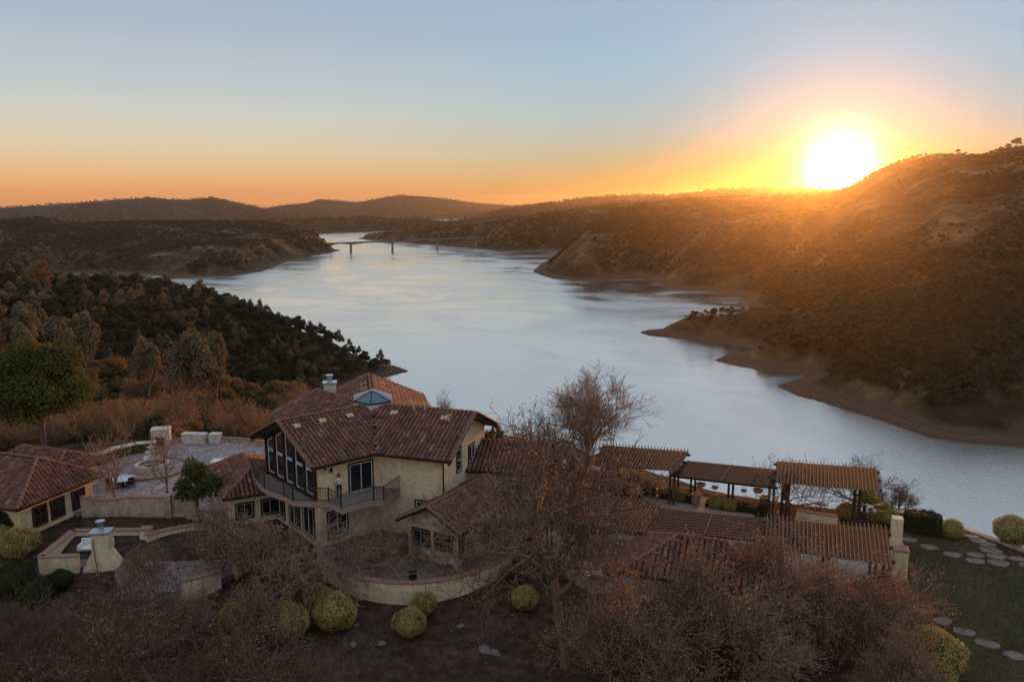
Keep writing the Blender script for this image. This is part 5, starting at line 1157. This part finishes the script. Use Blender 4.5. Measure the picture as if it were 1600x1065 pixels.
def where_near(x, y, z, s_):
    v = Vector((x, y, z - EYE)); px = 800 + FPX * v.x / v.dot(FW); r = math.hypot(x, y)
    a = 'left of the big dark pine' if px < 5 else 'below the big dark pine' if px < 150 else 'behind the fountain' if px < 225 else 'behind the courtyard fireplace' if px < 262 else 'behind the white bench wall' if px < 325 else 'beyond the courtyard wall' if px < 420 else 'beside the villa chimney'
    return ('small' if s_ < .75 else 'medium' if s_ < 1 else 'large'), a + (', close to the courtyard' if r < 95 else ', halfway down the slope' if r < 125 else ', low on the slope')
def where_wood(x, y, z, s_):
    v = Vector((x, y, z - EYE)); px = 800 + FPX * v.x / v.dot(FW); r = math.hypot(x, y)
    a = 'at the left picture edge' if px < 60 else 'above the big dark pine' if px < 170 else 'above the domed grey pine' if px < 265 else 'around the widest grey pine' if px < 370 else 'above the rusty slope' if px < 450 else 'left of the villa chimney'
    return ('small' if s_ < .85 else 'medium' if s_ < 1.25 else 'large'), a + (', near side' if r < 280 else ', middle of the wood' if r < 360 else ', far side')
def cand(n, a0, a1, r0, r1, seed, minsep, power=1.0):
    rd = np.random.default_rng(seed); a = np.radians(rd.uniform(a0, a1, n)); r = np.sqrt(rd.uniform(r0 ** 2, r1 ** 2, n)); x, y = r * np.sin(a), r * np.cos(a)
    z = terrain(x, y); ok = (z > LAKE + 2.5) & (sdf(x, y, PLATEAU) > 1.2); x, y, z, r = x[ok], y[ok], z[ok], r[ok]
    o = np.argsort(r); x, y, z = x[o], y[o], z[o]; keep = []; cells = {}
    for i in range(len(x)):
        c = (int(x[i] // minsep), int(y[i] // minsep)); bad = any((x[i] - x[j]) ** 2 + (y[i] - y[j]) ** 2 < minsep ** 2 for dx in (-1, 0, 1) for dy in (-1, 0, 1) for j in cells.get((c[0] + dx, c[1] + dy), ()))
        if not bad: keep.append(i); cells.setdefault(c, []).append(i)
    return x[keep], y[keep], z[keep]
def gn_scatter(name, X, Y, Z, proto_mesh, smin, smax, label, zs=1.0, seed=0):
    n = len(X); me = bpy.data.meshes.new(name); me.vertices.add(n); me.vertices.foreach_set('co', np.stack([X, Y, Z - .3], -1).astype(np.float32).ravel())
    rd = np.random.default_rng(seed); s_ = rd.uniform(smin, smax, n)
    a = me.attributes.new('sc', 'FLOAT_VECTOR', 'POINT'); a.data.foreach_set('vector', np.stack([s_, s_ * rd.uniform(.85, 1.15, n), s_ * zs * rd.uniform(.8, 1.2, n)], -1).astype(np.float32).ravel())
    a = me.attributes.new('rz', 'FLOAT_VECTOR', 'POINT'); a.data.foreach_set('vector', np.stack([np.zeros(n), np.zeros(n), rd.uniform(0, 6.28, n)], -1).astype(np.float32).ravel())
    o = link(bpy.data.objects.new(name, me)); src = bpy.data.objects.new('crown', proto_mesh)
    g = bpy.data.node_groups.new(name, 'GeometryNodeTree'); g.interface.new_socket('Geometry', in_out='INPUT', socket_type='NodeSocketGeometry'); g.interface.new_socket('Geometry', in_out='OUTPUT', socket_type='NodeSocketGeometry')
    gi, go = g.nodes.new('NodeGroupInput'), g.nodes.new('NodeGroupOutput'); ip = g.nodes.new('GeometryNodeInstanceOnPoints'); oi = g.nodes.new('GeometryNodeObjectInfo'); oi.inputs[0].default_value = src; oi.inputs['As Instance'].default_value = True
    n1 = g.nodes.new('GeometryNodeInputNamedAttribute'); n1.data_type = 'FLOAT_VECTOR'; n1.inputs[0].default_value = 'sc'; n2 = g.nodes.new('GeometryNodeInputNamedAttribute'); n2.data_type = 'FLOAT_VECTOR'; n2.inputs[0].default_value = 'rz'
    L_ = g.links.new; L_(gi.outputs[0], ip.inputs['Points']); L_(oi.outputs['Geometry'], ip.inputs['Instance']); L_(n1.outputs[0], ip.inputs['Scale']); L_(n2.outputs[0], ip.inputs['Rotation']); L_(ip.outputs[0], go.inputs[0])
    md = o.modifiers.new('scatter', 'NODES'); md.node_group = g
    return tag(o, label, None, None, 'stuff')
rd = random.Random(5)
# near slope behind the courtyard: rusty shrubs and small trees (85-230 m)
x, y, z = cand(5200, -44, -8, 70, 270, 31, 2.9); cnt = 0; rest = [[], [], []]
for i in range(len(x)):
    if not visible(x[i], y[i], z[i] + 2): continue
    if cnt < 270:
        k = rd.random(); cnt += 1
        dd_ = math.hypot(x[i], y[i])
        s_ = rd.uniform(.6, 1.15); sw, pw = where_near(x[i], y[i], z[i], s_)
        if k < .40: tm, cm, _ = bare_slope; s_ *= .82; tree_obj('slope_tree', tm, cm, (x[i], y[i], z[i] - .2), sw + ' twiggy orange brown tree ' + pw, 'twiggy orange brown trees on the near slope', rd.uniform(0, 6), s_)
        elif k < .70: tm, cm = rd.choice(PR['rust']); tree_obj('slope_bush', tm, cm, (x[i], y[i], z[i] - .3), sw + ' rusty leafy bush ' + pw, 'rusty bushes on the near slope', rd.uniform(0, 6), s_, 'bush')
        else: tm, cm = PR['scrub'][0]; tree_obj('slope_shrub', tm, cm, (x[i], y[i], z[i] - .3), sw + ' olive green shrub ' + pw, 'olive shrubs on the near slope', rd.uniform(0, 6), s_ * 1.1, 'shrub')
    else: rest[rd.randrange(3)].append(i)
for j, r_ in enumerate(rest):
    if r_: gn_scatter('undergrowth', x[r_], y[r_], z[r_], (PR['rust'][0][1], PR['rust'][1][1], PR['scrub'][0][1])[j], .7, 1.3, 'rusty undergrowth lower on the near slope', seed=j)
# the dark oak wood on the spur (200-900 m)
x, y, z = cand(30000, -50, -3, 210, 1000, 32, 6.0); cnt = 0; rest = [[], [], [], []]
vis = [i for i in range(len(x)) if visible(x[i], y[i], z[i] + 8)]
for i in vis:
    r_ = math.hypot(x[i], y[i])
    if cnt < 280:
        cnt += 1; k = rd.random(); s_ = rd.uniform(.65, 1.75); sw, pw = where_wood(x[i], y[i], z[i], s_)
        if k < .72: tm, cm = rd.choice(PR['oak']); tree_obj('oak_tree', tm, cm, (x[i], y[i], z[i] - .4), sw + ' dark evergreen oak ' + pw, 'dark oaks on the near wooded slope', rd.uniform(0, 6), (s_ * rd.uniform(.85, 1.1), s_, s_ * rd.uniform(.75, 1.35)))
        elif k < .86: tm, cm = rd.choice(PR['grey']); tree_obj('grey_pine', tm, cm, (x[i], y[i], z[i] - .4), sw + ' grey pine among oaks ' + pw, 'grey pines among the oaks', rd.uniform(0, 6), .4 + s_ * .45)
        elif k < .92: tree_obj('slope_tree', bare_slope[0], bare_slope[1], (x[i], y[i], z[i] - .3), sw + ' bare twiggy tree among oaks ' + pw, 'bare trees among the oaks', rd.uniform(0, 6), .6 + s_ * .6)
        else: tm, cm = rd.choice(PR['rust']); tree_obj('slope_bush', tm, cm, (x[i], y[i], z[i] - .4), sw + ' rust coloured bush among oaks ' + pw, 'rusty bushes among the oaks', rd.uniform(0, 6), .9 + s_ * .6, 'bush')
    else: rest[rd.choice((0, 0, 0, 1, 1, 2, 3))].append(i)
sky_ = [i for i in vis if math.hypot(x[i], y[i]) > 560 and rd.random() < .05][:26]
for i in sky_: tree_obj('slope_tree', bare_slope[0], bare_slope[1], (x[i], y[i], z[i] - .3), 'spindly bare tree on the far crest of the spur against the lake', 'bare trees on the spur crest', rd.uniform(0, 6), rd.uniform(1.2, 2.1))
for j, r_ in enumerate(rest):
    if r_: gn_scatter('oak_wood', x[r_], y[r_], z[r_], (PR['oak'][0][1], PR['oak'][1][1], PR['grey'][0][1], PR['rust'][1][1])[j], .8 if j < 3 else 1.3, 1.4 if j < 3 else 2.0, 'dark oak wood on the spur above the lake', seed=j)
# far hillsides: low detail crowns
FAR = []
for s in (201, 202):
    V, F = crown_mesh(s, 8, 260, 1.35, 'leaf_far', (3.8, 3.8, 3.2), lobe_r=.5); V[:, 2] += 3.2; FAR.append(np_mesh('crown', V, F, M['leaf_far']))
V, F = crown_mesh(203, 8, 220, 1.2, 'leaf_far_brown', (3.2, 3.2, 2.4), lobe_r=.5); V[:, 2] += 2.4; FAR.append(np_mesh('crown', V, F, M['leaf_far_brown']))
def far(n, a0, a1, r0, r1, seed, name, label, thr=.0, smin=.8, smax=1.6, sep=None):
    rd_ = np.random.default_rng(seed); a = np.radians(rd_.uniform(a0, a1, n)); r = r0 * (r1 / r0) ** rd_.uniform(0, 1, n) ** .8; x, y = r * np.sin(a), r * np.cos(a); z = terrain(x, y)
    k = (z > LAKE + 10 + rd_.uniform(0, 10, n)) & (fbm(x, y, 150, 4, 40) + rd_.normal(0, .16, n) > thr) & (r > r0)
    x, y, z = x[k], y[k], z[k]; q = rd_.integers(0, 3, len(x))
    for j in range(3): gn_scatter(name, x[q == j], y[q == j], z[q == j], FAR[j], smin, smax, label, seed=seed + j)
far(90000, 2, 42, 480, 2500, 51, 'hillside_wood', 'scattered oaks and scrub on the big right hillside', thr=-.08, smin=.3, smax=1.25)
far(80000, -42, 10, 1500, 4200, 52, 'far_wood', 'oaks on the middle distance hills beyond the lake', thr=-.15, smin=.8, smax=1.5)
far(20000, 2, 30, 2300, 5200, 53, 'far_wood', 'oaks on the ridges right of the bridge', thr=-.1, smin=.9, smax=1.8)
far(50000, -42, 32, 4200, 13000, 54, 'horizon_wood', 'trees along the far skyline ridges', thr=-.2, smin=1.6, smax=3.2)
# the row of trees on the skyline at the right and the little grove on the spit
for i, (px, py, ds, s_, lb) in enumerate(((1587, 229, 1850, 2.6, 'largest tree on the right skyline'), (1575, 232, 1850, 1.6, 'second skyline tree left of the largest'), (1563, 235, 1850, 1.2, 'third skyline tree left of the largest'), (1497, 238, 1850, 1.3, 'lone skyline tree left of the hilltop dip'), (1391, 264, 2060, 1.3, 'lone tree on the skyline slope nearest the sun'), (1367, 275, 2100, 1.0, 'bush on the skyline beside the sun'))):
    p = PD(px, py + 2, ds); p.z = tz(p.x, p.y); tm, cm = PR['oak'][i % 3]; tree_obj('skyline_tree', tm, cm, p, lb, 'trees on the right skyline', i, s_)
for i, (px, py, s_, lb) in enumerate(((1171, 510, .85, 'small tree standing apart at the left of the grove on the spit'), (1183, 508, 1.1, 'left tree of the grove on the spit'), (1193, 506, 1.35, 'tallest tree of the grove on the spit'), (1205, 506, 1.2, 'third tree of the grove on the spit'), (1216, 508, 1.1, 'right tree of the grove on the spit'))):
    p = P(px, py, LAKE + 5); p.z = tz(p.x, p.y); tm, cm = PR['oak'][i % 3]; tree_obj('spit_tree', tm, cm, p, lb, 'grove on the spit', i, s_)

# --- litter, small stones, tufts
n = 2600; a = rng.uniform(-32, 30, n); r = rng.uniform(38, 58, n); x = r * np.sin(np.radians(a)); y = r * np.cos(np.radians(a)); k = ~inside(x, y, LAWN) & (np.hypot(x - TC[0], y - TC[1]) > 7.5); x, y = x[k], y[k]; z = terrain(x, y)
V, F = leaf_quads(np.stack([x, y, z + .05], -1), .10, flat=1.2); tag(link(bpy.data.objects.new('fallen_leaves', np_mesh('fallen_leaves', V, F, M['dead_leaf_dim']))), 'dry fallen leaves on the dark foreground slope', None, None, 'stuff')
for i, (px, py, r_, lb) in enumerate(((545, 975, .14, 'pale stone right of the largest ball shrub'), (557, 976, .2, 'grey stone beside the pale one'), (552, 1006, .28, 'elongated pale rock on the dark slope'), (597, 1005, .3, 'round grey rock below the ball shrubs'), (720, 978, .3, 'pale rock on the slope right of the ball shrubs'), (513, 903, .7, 'big dim boulder at the left end of the retaining wall'), (757, 1015, .5, 'long dim rock low on the slope'), (705, 985, .1, 'tiny white stone on the slope'), (583, 1012, .1, 'tiny white stone below the grey rock'), (774, 1020, .35, 'dim rock right of the long one'))):
    r_ *= .75; p = on_ground(px, py); b = MB(); b.lathe((0, 0, 0), [(r_ * .6, -r_ * .4), (r_, 0), (r_ * .75, r_ * .45), (r_ * .2, r_ * .62)], 7); o = b.build('rock', M['rock']); 
    for v in o.data.vertices: v.co += Vector((random.uniform(-.2, .2), random.uniform(-.2, .2), random.uniform(-.12, .12))) * r_
    o.location = p; o.scale = (1.3, .9, 1); o.rotation_euler = (0, 0, i); tag(o, lb, 'rock', 'rocks on the dark slope')

# grass blades on the lawn
n = 60000; x = rng.uniform(15, 48, n); y = rng.uniform(28, 59, n); k = inside(x, y, LAWN); x, y = x[k], y[k]; z = terrain(x, y) + .05
C = np.stack([x, y, z], -1); th = rng.uniform(0, 2 * np.pi, len(x)); d = np.stack([np.cos(th), np.sin(th), 0 * th], -1) * .03; t_ = np.stack([rng.normal(0, .03, len(x)), rng.normal(0, .03, len(x)), rng.uniform(.04, .11, len(x))], -1)
V = np.stack([C - d, C + d, C + t_ + d * .2, C + t_ - d * .2], 1).reshape(-1, 3); tag(link(bpy.data.objects.new('grass', np_mesh('grass', V, np.arange(len(V)).reshape(-1, 4), M['grass_blade']))), 'short winter grass on the lawn', None, None, 'stuff')
